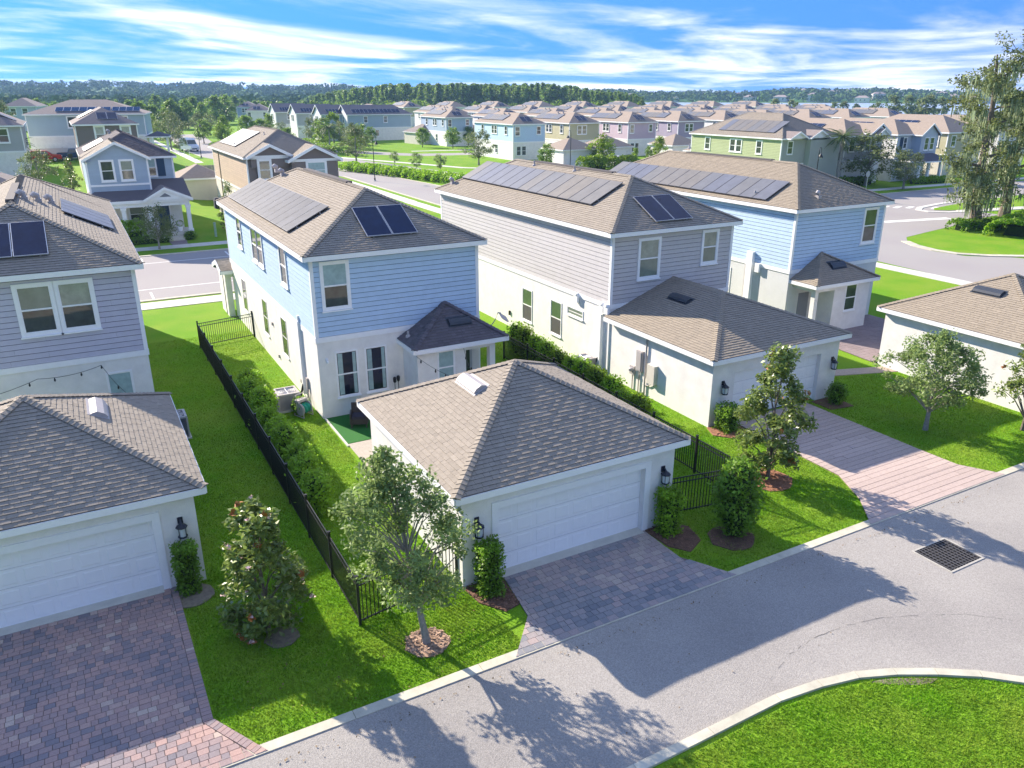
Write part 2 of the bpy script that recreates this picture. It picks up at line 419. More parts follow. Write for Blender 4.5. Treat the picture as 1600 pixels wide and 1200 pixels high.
def roof(root, g, mat, far, lod=0, name='roof', cap=300, rows=.142, seed=1, caps=True, fh=.2):
    d = MB()
    for f in g['faces']:
        d.poly(f, 0)
        d.poly([p-Vector((0, 0, .12)) for p in f][::-1], 0)
    ro = d.build(name, far if lod >= 2 else mat, root)
    fa = MB()
    for a, b in g['eaves']:
        u = (b-a).normalized(); n = Vector((u.y, -u.x, 0)); dn = Vector((0, 0, -fh))
        a2, b2 = a-u*.0, b+u*.0
        q = [a2-n*.002, b2-n*.002, b2+n*.035, a2+n*.035]
        fa.hexa([q[0]+dn, q[3]+dn, q[2]+dn, q[1]+dn, q[0]-Vector((0, 0, .012)), q[3]-Vector((0, 0, .012)), q[2]-Vector((0, 0, .012)), q[1]-Vector((0, 0, .012))])
        i_ = n*-.62
        fa.poly([a2+dn*.92, a2+dn*.92+i_, b2+dn*.92+i_, b2+dn*.92])
    for a, b in g.get('rakes', []):
        u = (b-a); n = Vector((u.y, -u.x, 0)).normalized() if abs(u.x)+abs(u.y) > 0 else Vector((0, 0, 0)); dn = Vector((0, 0, -fh-.02))
        up_ = Vector((0, 0, .02))
        q = [a-n*.01, b-n*.01, b+n*.04, a+n*.04]
        fa.hexa([q[0]+dn, q[3]+dn, q[2]+dn, q[1]+dn, q[0]+up_, q[3]+up_, q[2]+up_, q[1]+up_])
    fa.build('fascia', TRIM, root)
    if lod >= 2: return ro
    allp = []; rest = MB(); quota = cap
    for i, f in enumerate(g['faces']):
        O, U, V, Nn = frame3(f)
        uv = [((p-O).dot(U), (p-O).dot(V)) for p in f]
        vis = Nn.dot(CP-W2(root)(O)) > 0
        to3 = (lambda O, U, V, Nn: (lambda u, v, t: O+U*u+V*v+Nn*t))(O, U, V, Nn)
        ps = pieces(uv, rows, (.15, .32), .026, .004, lap=.03, gap=.004, alt=(1.0, .8), seed=seed*17+i,
                    toner=lambda r, u, v, odd: min(1, max(0, (.56 if odd else .45)+r.gauss(0, .15))))
        allp.append((vis, ps, to3))
    # share the cap between visible faces by their size in view
    if lod == 0:
        wf = W2(root); sz = []
        for k, (vis, ps, to3) in enumerate(allp):
            if not vis: continue
            for j, (c, th, tn) in enumerate(ps):
                q = [px(wf(to3(u, v, 0))) for u, v in c]
                if max(a for a, _ in q) < 0 or min(a for a, _ in q) > 1600: continue
                dx = max(a for a, _ in q)-min(a for a, _ in q); dy = max(b for _, b in q)-min(b for _, b in q)
                if max(dx, dy) >= 10 and min(dx, dy) > 2.5: sz.append((dx*dy, k))
        sz.sort(reverse=True); sz = sz[:cap]
        cnt = {k: sum(1 for s in sz if s[1] == k) for k in range(len(allp))}
    for k, (vis, ps, to3) in enumerate(allp):
        r = emit(ps, to3, root, ro, 'shingle', 'shingle_courses', [mat, EDGE], cap=cnt[k] if lod == 0 and vis else 0, edge=1)
        rest_o = len(rest.v); rest.v += r.v; rest.t += r.t; rest.m += r.m; rest.f += [[j+rest_o for j in q] for q in r.f]
    o = rest.build('shingle_courses', [mat, EDGE], ro)
    if o: o['kind'] = 'stuff'
    if caps:
        cb = MB(); wf = W2(root); nsolo = 0
        for a, b in g['hips']:
            d = (b-a); Ln = d.length; d.normalize(); s_ = d.cross(Vector((0, 0, 1))).normalized(); n_ = s_.cross(d)
            flat = abs(d.z) < .01
            drop = .075 if flat else .04
            k = 0.; rr = random.Random(int(Ln*1000))
            while k < Ln-.05:
                e = min(k+.2, Ln); t0 = .052; t1 = .030
                pts = []
                for kk, t in ((k, t0), (e, t1)):
                    c = a+d*kk
                    pts += [c-s_*.15+n_*(t-drop), c+n_*(t+.012), c+s_*.15+n_*(t-drop)]
                pts += [pts[0]-n_*.03, pts[1]-n_*.03, pts[2]-n_*.03]
                tn = min(1, max(0, rr.gauss(.5, .2)))
                fs = [(0, 1, 4, 3), (1, 2, 5, 4), (6, 7, 1, 0), (7, 8, 2, 1)]
                q = [px(wf(p)) for p in pts[:6]]
                wide = max(max(x for x, _ in q)-min(x for x, _ in q), max(y for _, y in q)-min(y for _, y in q))
                seen = 0 < q[0][0] < 1600 and 0 < q[0][1] < 1200
                if lod == 0 and wide >= 10 and seen and nsolo < 120:
                    m_ = MB(); m_.add(pts, [f[::-1] for f in fs], 0, tn); m_.build('ridge_cap', mat, ro); nsolo += 1
                else: cb.add(pts, [f[::-1] for f in fs], 0, tn)
                k += .17
        cb.build('ridge_cap_row', mat, ro)
    return ro

def sidewall(root, F, poly, mat, parent, lod, e=.205, seed=1, cap=60):
    """lap siding over a wall polygon (u,z)"""
    to3 = lambda u, v, t: F.p(u, v, t)
    ps = pieces(poly, e, (3.2, 4.8), .026, .014, lap=-.018, gap=.005, seed=seed, toner=lambda r, u, v, o: min(1, max(0, r.gauss(.5, .16))))
    rest = emit(ps, to3, root, parent, 'siding_board', '', mat, cap=cap if lod == 0 else 0)
    return rest
def window(root, F, u, z, wd, h, up_=None, lo=None, trim=.11, sash=True, sill=True, frame=None, proud=.07):
    up_ = up_ or GLASS; lo = lo or GLASS
    b = MB(); t = trim
    b.fb(F, u-t, u, z-t, z+h+t, -.02, proud); b.fb(F, u+wd, u+wd+t, z-t, z+h+t, -.02, proud)
    b.fb(F, u, u+wd, z+h, z+h+t, -.02, proud); b.fb(F, u, u+wd, z-t, z, -.02, proud)
    s = .035
    if sash:
        b.fb(F, u, u+wd, z+h/2-.03, z+h/2+.03, -.02, proud-.012)
        for q in (u, u+wd-s): b.fb(F, q, q+s, z, z+h, -.02, proud-.02)
        b.fb(F, u+s, u+wd-s, z, z+s, -.02, proud-.02); b.fb(F, u+s, u+wd-s, z+h-s, z+h, -.02, proud-.02)
    o = b.build('window', frame or TRIM, root)
    p = MB(); p.fb(F, u+s, u+wd-s, z+h/2+.03, z+h-s, -.01, max(.009, proud-.034)); p.build('pane', up_, o)
    p = MB(); p.fb(F, u+s, u+wd-s, z+s, z+h/2-.03, -.01, max(.007, proud-.038)); p.build('pane', lo, o)
    if sill:
        q = MB(); q.fb(F, u-t-.03, u+wd+t+.03, z-t-.05, z-t-.002, -.02, proud+.05); q.build('sill', frame or TRIM, o)
    return o
def solar(root, face, u0, v0, n, wd, h, rows=1, lift=.13, mat=None):
    """n panels in a row on a roof face; each an object with an aluminium edge"""
    O, U, V, Nn = frame3(face)
    P = lambda u, v, t: O+U*u+V*v+Nn*t
    for r in range(rows):
        for i in range(n):
            b = MB(); ua, ub = u0+i*(wd+.018), u0+i*(wd+.018)+wd-.014; va, vb = v0+r*(h+.02), v0+r*(h+.02)+h
            b.hexa([P(ua, va, lift-.04), P(ub, va, lift-.04), P(ub, vb, lift-.04), P(ua, vb, lift-.04), P(ua, va, lift), P(ub, va, lift), P(ub, vb, lift), P(ua, vb, lift)], 1)
            q = .022
            b.hexa([P(ua+q, va+q, lift-.01), P(ub-q, va+q, lift-.01), P(ub-q, vb-q, lift-.01), P(ua+q, vb-q, lift-.01), P(ua+q, va+q, lift+.003), P(ub-q, va+q, lift+.003), P(ub-q, vb-q, lift+.003), P(ua+q, vb-q, lift+.003)], 0)
            tn_ = rng.random(); b.t = [tn_]*len(b.t)
            b.build('solar_panel', [mat or SOLAR, FRD if mat else ALU], root)
    rb = MB(); L_ = n*(wd+.018)
    for fr in (.22, .78):
        v = v0+fr*h
        rb.hexa([P(u0+.03, v-.02, .02), P(u0+L_-.05, v-.02, .02), P(u0+L_-.05, v+.02, .02), P(u0+.03, v+.02, .02), P(u0+.03, v-.02, lift-.045), P(u0+L_-.05, v-.02, lift-.045), P(u0+L_-.05, v+.02, lift-.045), P(u0+.03, v+.02, lift-.045)])
    for i in range(max(2, n//2)):
        u = u0+.3+i*(L_-.6)/max(1, max(2, n//2)-1)
        rb.hexa([P(u-.03, v0+.05, 0), P(u+.03, v0+.05, 0), P(u+.03, v0+.15, 0), P(u-.03, v0+.15, 0), P(u-.03, v0+.05, lift-.042), P(u+.03, v0+.05, lift-.042), P(u+.03, v0+.15, lift-.042), P(u-.03, v0+.15, lift-.042)])
    rb.build('mounting_rail', ALU, root)
def roofvent(root, face, u, v, wd, h, mat, name='ridge_vent'):
    O, U, V, Nn = frame3(face); P = lambda a, b, t: O+U*a+V*b+Nn*t
    m = MB(); prof = [(-h/2, .02), (-h/2, .085), (-h/4, .14), (h*.2, .15), (h/2, .04), (h/2, .02)]
    vs = []
    for s_ in (u-wd/2, u+wd/2): vs += [P(s_, v+a, t) for a, t in prof]
    n = len(prof); fs = [(i, (i+1) % n, n+(i+1) % n, n+i) for i in range(n)]+[list(range(n))[::-1], list(range(n, 2*n))]
    m.add(vs, [f[::-1] for f in fs])
    m.hexa([P(u-wd/2-.06, v-h/2-.06, .012), P(u+wd/2+.06, v-h/2-.06, .012), P(u+wd/2+.06, v+h/2+.08, .012), P(u-wd/2-.06, v+h/2+.08, .012), P(u-wd/2-.06, v-h/2-.06, .03), P(u+wd/2+.06, v-h/2-.06, .03), P(u+wd/2+.06, v+h/2+.08, .03), P(u-wd/2-.06, v+h/2+.08, .03)])
    m.build(name, mat, root)
def ridgestrip(root, a, b):
    a, b = Vector(a), Vector(b); u = (b-a).normalized(); n = Vector((-u.y, u.x, 0))*.16; m = MB()
    m.hexa([a-n, b-n, b+n, a+n, a-n*.9+Vector((0, 0, .13)), b-n*.9+Vector((0, 0, .13)), b+n*.9+Vector((0, 0, .13)), a+n*.9+Vector((0, 0, .13))])
    m.build('ridge_vent', M('vent_shadow_strip', (.10, .09, .09), .9, .1), root)  # low ridge vent, its shadow line put in as the dark colour
def stack(root, face, u, v, mat=None, r=.05, h=.3, name='vent_pipe'):
    O, U, V, Nn = frame3(face); c = O+U*u+V*v
    m = MB(); m.tube([c-Vector((0, 0, .05)), c+Vector((0, 0, h))], r, 8); m.lathe(c, [(r*2.4, -.03), (r*2.2, .05), (r*1.05, .10)], 8)
    m.build(name, mat or VENTL, root)
def gooseneck(root, face, u, v, mat=None):
    O, U, V, Nn = frame3(face); c = O+U*u+V*v
    m = MB(); m.box(c.x-.13, c.y-.13, c.z-.05, c.x+.13, c.y+.13, c.z+.12); 
    m.tube([c+Vector((0, 0, .1)), c+Vector((-.02, 0, .26)), c+Vector((-.12, -.05, .33)), c+Vector((-.22, -.08, .24))], [.1, .12, .12, .11], 8)
    m.build('roof_cap_vent', mat or VENTL, root)
def lantern(root, F, u, z):
    m = MB(); m.fb(F, u-.07, u+.07, z+.12, z+.30, 0, .03)
    c = F.p(u, z, .16)
    m.tube([F.p(u, z+.22, .02), F.p(u, z+.27, .09), F.p(u, z+.2, .16)], .022, 6)
    m.lathe(c, [(.02, .21), (.06, .17), (.15, .10), (.155, .075), (.13, .07)], 8)
    m.lathe(c, [(.115, -.23), (.13, -.215), (.13, -.19), (.10, -.185)], 8)
    for k in range(4):
        a = math.pi/4+k*math.pi/2
        m.tube([c+Vector((.115*math.cos(a), .115*math.sin(a), -.2)), c+Vector((.125*math.cos(a), .125*math.sin(a), .08))], .011, 4)
    o = m.build('wall_lantern', DBLUE, root)
    g_ = MB(); g_.lathe(c, [(.095, -.185), (.105, .07)], 8); g_.build('lamp_glass', LENS, o)
def garage_door(root, F, u, wd, h, z=.03, rec=.16, bays=8, rows=4, lod=0):
    """recessed sectional door of pressed panels, each panel a piece"""
    b = MB(); b.fb(F, u, u+wd, z, h, -rec-.06, -rec)
    o = b.build('garage_door', WHITE, root)
    pw, ph = wd/bays, (h-z)/rows
    for r in range(rows):
        if lod: continue
        for c in range(bays):
            p = MB(); a0, a1, q0, q1 = u+c*pw+.07, u+(c+1)*pw-.07, z+r*ph+.075, z+(r+1)*ph-.075
            g = .035; d0, d1 = -rec-.002, -rec+.009
            P = F.p
            p.hexa([P(a0, q0, d0), P(a1, q0, d0), P(a1, q1, d0), P(a0, q1, d0), P(a0+g, q0+g, d1), P(a1-g, q0+g, d1), P(a1-g, q1-g, d1), P(a0+g, q1-g, d1)])
            p.build('door_panel', WHITE, o)
    s = MB()
    for r in range(1, rows): s.fb(F, u, u+wd, z+r*ph-.006, z+r*ph+.006, -rec-.03, -rec+.006)
    s.build('section_joint', M('door_joint', (.55, .55, .56), .6, .02), o)
    t = MB(); t.fb(F, u, u+wd, 0, z-.004, -rec-.05, -rec+.012); t.build('rubber_seal', BLACK, o)
    return o
def doorwall(b, F, W, H, u, wd, h, th=.2):
    """a wall slab of width W, height H with a door opening"""
    b.fb(F, 0, u, 0, H, -th, 0); b.fb(F, u+wd, W, 0, H, -th, 0); b.fb(F, u, u+wd, h, H, -th, 0)
def frames(Wd, D):
    return dict(front=Fr((0, 0, 0), (1, 0, 0), (0, -1, 0)), left=Fr((0, D, 0), (0, -1, 0), (-1, 0, 0)),
                right=Fr((Wd, 0, 0), (0, 1, 0), (1, 0, 0)), back=Fr((Wd, D, 0), (-1, 0, 0), (0, 1, 0)))
def lap_shade(m):  # darkened siding colour behind the boards: lap shadow lines as paint
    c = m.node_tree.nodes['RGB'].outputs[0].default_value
    return M(m.name+'_lap_shade', (c[0]*.30, c[1]*.30, c[2]*.33), .95, .05, 3)
def house(label, loc, rot, Wd, D, sid, stu=None, lod=0, roofm=SHG, far=SHFAR, group=None, zb=3.36, zt=6.72, oh=.3, s=.5,
          boards=('front', 'left', 'right', 'back'), cap=300, seed=1, scale=1., solar_left=None, solar_front=None, gables=None, sidelod=None):
    stu = stu or STUC
    R = thing('house', label, 'house', loc, rot, group); R.scale = (scale,)*3
    F = frames(Wd, D); sl = lod if sidelod is None else sidelod
    b = MB(); b.box(0, 0, -.3, Wd, D, zb); b.build('stucco_wall', stu, R)
    b = MB(); b.box(.004, .004, zb+.002, Wd-.004, D-.004, zt); up_ = b.build('upper_wall', sid if lod >= 2 else lap_shade(sid), R)
    rest = MB()
    if lod < 2:
        for i, k in enumerate(boards):
            ln = Wd if k in ('front', 'back') else D
            r = sidewall(R, F[k], [(.1, zb+.17), (ln-.1, zb+.17), (ln-.1, zt-.02), (.1, zt-.02)], sid, up_, sl, seed=seed+i)
            o = len(rest.v); rest.v += r.v; rest.t += r.t; rest.m += r.m; rest.f += [[j+o for j in q] for q in r.f]
        o = rest.build('siding_courses', sid, up_)
        if o: o['kind'] = 'stuff'
    for cx, cy in ((0, 0), (Wd, 0), (Wd, D), (0, D)):
        c = MB(); a, q = (cx-.032, cx+.11) if cx == 0 else (cx-.11, cx+.032); e, g = (cy-.032, cy+.11) if cy == 0 else (cy-.11, cy+.032)
        c.box(a, e, zb+.16, q, g, zt-.01); c.build('corner_board', TRIM, R)
    c = MB()
    for k in ('front', 'back'): c.fb(F[k], -.045, Wd+.045, zb-.06, zb+.158, -.02, .045)
    for k in ('left', 'right'): c.fb(F[k], .021, D-.021, zb-.06, zb+.158, -.02, .043)
    c.build('band_board', TRIM, R)
    g = hip(-oh, -oh, Wd+oh, D+oh, zt+.15, s)
    roof(R, g, roofm, far, lod, cap=cap, seed=seed)
    fr_, rg, bk, lf = g['faces'][:4]
    if solar_left: solar(R, lf, *solar_left)
    if solar_front: solar(R, fr_, *solar_front)
    return R, F, g
def wedge_house_far(): pass
# ---------------------------------------------------------------- ground, roads, paths
def sheet(name, pts, z, mat, th=None, kind='structure'):
    b = MB()
    if area(pts) < 0: pts = pts[::-1]
    if th: b.prism(pts, z-th, z)
    else: b.poly([(x, y, z) for x, y in pts])
    return b.build(name, mat, None, kind=kind)
def G(x, y):   # the land rises to the north-west
    s = min(1, max(0, (21-x)/11.)); s = s*s*(3-2*s)
    return .0352*max(0., min(y, 165)-77)*s
def ground_mesh():
    xs = [-9000, -4000, -2000, -1000, -500, -250, -120]+list(range(-60, 61, 4))+[80, 110, 150, 220, 350, 600, 1000, 2000, 4000, 9000]
    ys = [-3000, -800, -200, -60]+list(range(-20, 201, 6))+[230, 280, 350, 450, 600, 900, 1400, 2200, 4000, 9000]
    b = MB(); v = []; nx = len(xs)
    for y in ys:
        for x in xs:
            v.append((x, y, G(x, y)))
    f = [(j*nx+i, j*nx+i+1, (j+1)*nx+i+1, (j+1)*nx+i) for j in range(len(ys)-1) for i in range(nx-1)]
    b.add(v, f); o = b.build('ground', GROUND, None, True, 'structure')
# near lawn and far pasture share one sheet: the mix follows distance on the land
GROUND = M('lawn_land', (.125, .275, .012), .95, .38, 20, col2=(.185, .295, .025), sc2=.35, bump=.8, bscale=22, spec=.1)
ground_mesh()
def kerb_run(pts, wd, z0, z1, name='kerb', step=3.05, mat=None):
    """a run of cast kerb stones along a line, wd to the left of it"""
    base = None; P = [Vector((x, y, 0)) for x, y in pts]
    seg = []
    for i in range(len(P)-1):
        d = P[i+1]-P[i]; n = max(1, round(d.length/step))
        for k in range(n): seg.append((P[i]+d*(k/n), P[i]+d*((k+1)/n)))
    nrm_ = []
    for a, b in seg:
        d = (b-a).normalized(); nrm_.append(Vector((-d.y, d.x, 0)))
    root = None
    for i, (a, b) in enumerate(seg):
        n0 = (nrm_[i]+nrm_[max(0, i-1)]).normalized(); n1 = (nrm_[i]+nrm_[min(len(seg)-1, i+1)]).normalized()
        d = (b-a).normalized()*.006
        m = MB(); q = [a+d, b-d, b-d+n1*wd, a+d+n0*wd]
        m.prism([(p.x, p.y) for p in q], z0, z1, 0, rng.random())
        if root is None: root = m.build(name, mat or KERB, None, kind='structure')
        else: m.build('kerb_stone', mat or KERB, root)
    return root
# alley
INNER = [(-40, 9.42), (0, 9.42), (6, 9.42), (10, 9.46), (12.0, 9.48), (13.2, 9.34), (14.2, 9.12), (15.1, 8.75), (15.95, 8.28), (16.8, 7.72), (17.55, 7.05), (18.2, 6.3), (18.8, 5.4), (19.2, 4.4), (19.45, 3.2), (19.6, 1.5), (19.6, -30)]
sheet('alley_road', [(-60, 13.42)]+[(70, 13.42), (70, -30)]+INNER[::-1]+[(-60, 9.42)], .012, ASPH)
kerb_run([(-40, 13.36), (-12, 13.36), (28.3, 13.36), (60, 13.36)][::-1], -.27, -.1, .035, 'alley_kerb')
kerb_run(INNER, -.22, -.1, .06, 'corner_kerb', 2.6)
crack = MB()
pts = [(12.3, 9.9), (13.2, 10.25), (14.2, 10.45), (15.3, 10.42), (16.6, 10.15), (17.9, 9.55), (18.6, 9.2), (19.6, 8.3)]
r_ = random.Random(4); pv_ = None
for i in range(len(pts)-1):
    for k in range(6):
        t = k/6; x = pts[i][0]+(pts[i+1][0]-pts[i][0])*t; y = pts[i][1]+(pts[i+1][1]-pts[i][1])*t+r_.gauss(0, .015)
        if pv_ and r_.random() < .6:
            w_ = r_.uniform(.003, .007); crack.poly([(pv_[0], pv_[1]-w_, .0175), (x, y-w_, .0175), (x, y+w_, .0175), (pv_[0], pv_[1]+w_, .0175)])
        pv_ = (x, y)
crack.build('road_crack', M('crack', (.15, .14, .13), .95, .3, 20), None, kind='structure')
# front street, its walks and verges
sheet('street_road', [(-80, 55.0), (150, 55.0), (150, 69.6), (47.2, 69.6), (47.2, 70.4), (38.4, 71.2), (-80, 71.2)], .008, ASPH2)
sheet('cross_road', [(38.5, 70.9), (47.1, 70.3), (46.9, 108), (45.2, 127), (42.2, 145), (37.5, 165), (34.8, 180), (34.5, 200), (36, 235), (40, 280), (30, 280), (26.4, 235), (24.9, 200), (25.3, 180), (28, 162), (34.5, 143), (38.6, 127), (38.6, 100)], .0075, ASPH2)
sheet('side_street', [(56.0, 55.2), (56.0, 40.5), (55.4, 34), (54.0, 20), (54, 13.0), (70, 13.0), (70.5, 30), (67, 36.2), (64.2, 38.4), (63.8, 41), (65.0, 44.3), (68, 46.6), (73, 47.6), (80, 48.9), (90, 51), (90, 55.2)], .0095, ASPH2)
sheet('park_path', [(49.6, 138), (52.2, 128), (55.3, 118.6), (57.7, 123.2), (55.6, 134), (53.2, 148.8), (50, 165), (46, 180), (42.5, 180), (46, 165)], .009, ASPH2)
sheet('back_road', [(66, 160.5), (85, 157), (125, 150), (160, 144), (160, 147.8), (125, 154.5), (86, 162.5), (68, 167), (55, 190), (49, 190), (60, 168)], .009, ASPH2)
sheet('alley_far', [(60, 121.5), (150, 118), (150, 122.5), (62, 126.5)], .0065, ASPH2)
def strip(name, a, b, wd, z, mat, th=.08, kind='structure'):
    A, B = Vector((*a, 0)), Vector((*b, 0)); d = (B-A).normalized(); n = Vector((-d.y, d.x, 0))*wd/2
    return sheet(name, [(p.x, p.y) for p in (A-n, B-n, B+n, A+n)], z, mat, th, kind)
def walk(name, a, b, wd, z=.035, step=1.5):
    """a footpath of slabs; those big enough in view are pieces"""
    A, B = Vector((*a, 0)), Vector((*b, 0)); d = (B-A); Ln = d.length; d.normalize(); nn = Vector((-d.y, d.x, 0))
    base = sheet(name, [(p.x, p.y) for p in (A-nn*(wd/2-.01), B-nn*(wd/2-.01), B+nn*(wd/2-.01), A+nn*(wd/2-.01))], z-.03, CONC, .06)
    k = 0.
    while k < Ln-.05:
        e = min(Ln, k+step); m = MB(); q = [A+d*(k+.01)-nn*wd/2, A+d*(e-.01)-nn*wd/2, A+d*(e-.01)+nn*wd/2, A+d*(k+.01)+nn*wd/2]
        m.prism([(p.x, p.y) for p in q], z-.05, z+rng.uniform(-.003, .003), 0, rng.random()); m.build('paving_slab', WALK, base); k = e
walk('sidewalk', (-8, 53.5), (12, 53.5), 1.75)
strip('sidewalk', (12, 53.5), (54.5, 53.5), 1.75, .035, WALK)
walk('sidewalk', (-8, 74.6), (13, 74.6), 1.6)
strip('sidewalk', (13, 74.6), (36, 74.6), 1.6, .035, WALK)
strip('sidewalk', (36.6, 76), (36.6, 92.5), 1.6, .035, WALK); strip('sidewalk', (36.7, 92.5), (37.0, 120), 1.6, .034, WALK)
strip('sidewalk', (54.55, 12), (54.75, 52.5), 1.5, .035, WALK)
strip('sidewalk', (88, 73.3), (150, 71.6), 1.6, .035, WALK)
strip('sidewalk', (58.3, 143), (62.6, 131), 1.5, .03, WALK); strip('sidewalk', (62.6, 131), (72, 124), 1.5, .031, WALK)
strip('sidewalk', (58.3, 143), (50, 165), 1.5, .029, WALK)
strip('sidewalk', (70, 174.5), (160, 158), 1.6, .03, WALK)
strip('sidewalk', (22.6, 165), (22.4, 280), 1.5, .04, WALK)
strip('street_kerb', (25.3, 180), (24.9, 200), .3, .06, KERB, .12); strip('street_kerb', (24.9, 200), (26.4, 235), .3, .06, KERB, .12); strip('street_kerb', (34.8, 180), (34.5, 200), .3, .06, KERB, .12)
for a, b in (((-40, 55.0), (56, 55.0)), ((-40, 71.2), (38.4, 71.2)), ((47.1, 69.6), (150, 69.6)), ((38.5, 71.2), (38.6, 100)), ((38.6, 100), (39.0, 127)), ((47.0, 70.4), (46.9, 108)), ((46.9, 108), (45.2, 127))):
    strip('street_kerb', a, b, .32, .06, KERB, .12)
LINE = M('road_paint', (.72, .71, .68), .8, .1, 8)
def line(a, b, wd=.13, z=.013): return strip('road_marking', a, b, wd, z, LINE, .004)
line((-8, 58.4), (36, 58.4)); line((-8, 67.9), (36, 67.9)); 
for x in (-3, 3.6, 10.2): line((x, 55.5), (x, 57.4)); line((x+.5, 68.3), (x+.5, 70.2))
line((74.0, 53.7), (82.6, 52.0), 1.0); line((66, 55.4), (73.8, 53.9), 1.0, .014)
for k in range(6): line((83.4+k*1.1, 60.9-k*.85), (85.2+k*1.1, 61.5-k*.85), .55)
line((81.5, 63.0), (92, 66.5), .35)
# island by the side street
ISL = [(66.2, 45.0), (65.1, 43.2), (64.6, 41.2), (64.8, 39.4), (66.2, 37.8), (68.6, 36.2), (73, 33.8), (80, 30.5), (88, 28), (96, 33), (96, 46), (90, 49.8), (82, 48.3), (74, 47.4), (69.5, 46.6)]
sheet('grass_island', ISL[::-1], .06, GROUND, .06)
kerb_run(ISL[:9], -.75, 0, .07, 'island_kerb', 2.4)
KT = [(90, 54.0), (86.6, 55.1), (85.4, 56.2), (85.6, 57.4), (87.4, 58.4), (92, 59.3), (99, 60)]
sheet('corner_lawn', [(88, 55.6), (99, 53), (110, 54), (110, 60), (96, 58.9), (88, 57.5), (86.8, 56.6)], .05, GROUND, .05)
kerb_run(KT, .7, 0, .06, 'corner_apron', 2.2, WALK)
strip('sidewalk', (88.5, 54.4), (112, 50), 1.6, .065, WALK)
# lake and far shore
LAKE = M('lake_water', (.48, .53, .58), .22, .08, .02, spec=.6, stretch=(.3, 1, 1))
def polar(az, r): a = YAW+math.radians(az); return (r*math.sin(a), r*math.cos(a))
lk = [polar(a, 1040) for a in (42, 36, 30, 24, 18, 12, 8, 4)]+[polar(a, r) for a, r in ((4, 900), (7, 720), (11, 610), (16, 560), (20, 540), (24, 500), (28, 540), (34, 590), (42, 620))]
sheet('lake', lk, .5, LAKE)

# ---------------------------------------------------------------- driveways of pavers
PAVC = [(0, (.19, .175, .195)), (.3, (.25, .215, .225)), (.50, (.35, .255, .24)), (.76, (.42, .28, .245)), (1, (.49, .39, .33))]
PAVE = M('paver', (.25, .2, .18), .9, .14, 35, tone_col=PAVC, bump=.4, bscale=70, spec=.2)
PAVC2 = [(0, (.19, .20, .225)), (.4, (.28, .27, .28)), (.7, (.37, .30, .29)), (1, (.44, .37, .33))]
PAVE2 = M('paver_grey', (.25, .2, .18), .9, .14, 35, tone_col=PAVC2, bump=.4, bscale=70, spec=.2)
PAVP = M('paver_pink', (.46, .365, .325), .9, .10, 14, tone=.10, bump=.4, bscale=60, spec=.2)
from mathutils import noise as mnoise
def pave(name, pts, mat, rows, lens, ang=0., seed=3, z=.045, cap=300, blotch=.55, flip=False, gap=.012, conv=None):
    base = sheet(name, pts, z-.022, M('joint_sand', (.16, .13, .11), .95, .2, 20), .05)
    root = bpy.data.objects.new('x', None); root_ = type('o', (), {})()
    c, s = math.cos(ang), math.sin(ang); rest = MB(); tot = []
    for poly in (conv or [pts]):
        if area(poly) < 0: poly = poly[::-1]
        uv = [(c*x+s*y, -s*x+c*y) for x, y in poly]
        def tn(r, u, v, odd):
            x, y = c*u-s*v, s*u+c*v
            q = mnoise.noise(Vector((x*.55+seed, y*.55, seed)))*blotch+mnoise.noise(Vector((x*1.7, y*1.7, seed+5)))*blotch*.5
            return min(1, max(0, .5+q+r.gauss(0, .17)))
        tot += pieces(uv, rows, lens, 0, 0, gap=gap, toner=tn, seed=seed)
    to3 = lambda u, v, t: Vector((c*u-s*v, s*u+c*v, z+t))
    pcs = [(p, [random.Random(i*7+seed).uniform(-.003, .003)]*len(p), t) for i, (p, th, t) in enumerate(tot)]
    rest = emit(pcs, to3, base, base, 'paver', '', mat, cap=cap, base=-.035)
    o = rest.build('paver_field', mat, base)
    if o: o['kind'] = 'stuff'
    bpy.data.objects.remove(root)
    return base
pave('driveway', [(-4.6, 20.45), (-4.6, 13.4), (1.62, 13.4), (.78, 14.85), (.72, 20.45)], PAVE, .17, (.14, .27), seed=3, blotch=.42,
     conv=[[(-4.6, 20.45), (-4.6, 14.85), (.55, 14.85), (.55, 20.45)], [(-4.6, 14.846), (-4.6, 13.4), (1.35, 13.4), (.55, 14.846)]])
pave('driveway_edge', [(.56, 14.85), (.78, 14.85), (.72, 20.4), (.56, 20.4)], PAVE, .22, (.10, .14), math.pi/2, seed=9, z=.047, blotch=.2, cap=60)
pave('driveway_edge', [(1.38, 13.4), (1.62, 13.4), (.80, 14.83), (.57, 14.83)], PAVE, .25, (.10, .14), math.atan2(1.43, -.82), seed=10, z=.047, blotch=.2, cap=40)
pave('driveway', [(8.83, 16.6), (8.55, 14.65), (7.5, 13.4), (14.62, 13.4), (13.8, 14.95), (13.8, 16.6)], PAVE2, .205, (.17, .33), seed=5,
     conv=[[(8.83, 16.6), (8.55, 14.65), (13.8, 14.65), (13.8, 16.6)], [(8.55, 14.646), (7.5, 13.4), (14.62, 13.4), (13.95, 14.646)]])
pave('driveway', [(22.35, 21.7), (22.2, 16.2), (21.4, 14.7), (20.3, 13.4), (27.45, 13.4), (26.65, 14.9), (26.65, 21.7)], PAVP, .25, (2.2, 4.0), seed=6, blotch=.5, gap=.018,
     conv=[[(22.35, 21.7), (22.2, 16.2), (26.65, 16.2), (26.65, 21.7)], [(22.2, 16.196), (21.4, 14.7), (26.7, 14.7), (26.65, 16.196)], [(21.4, 14.696), (20.3, 13.4), (27.45, 13.4), (26.7, 14.696)]])
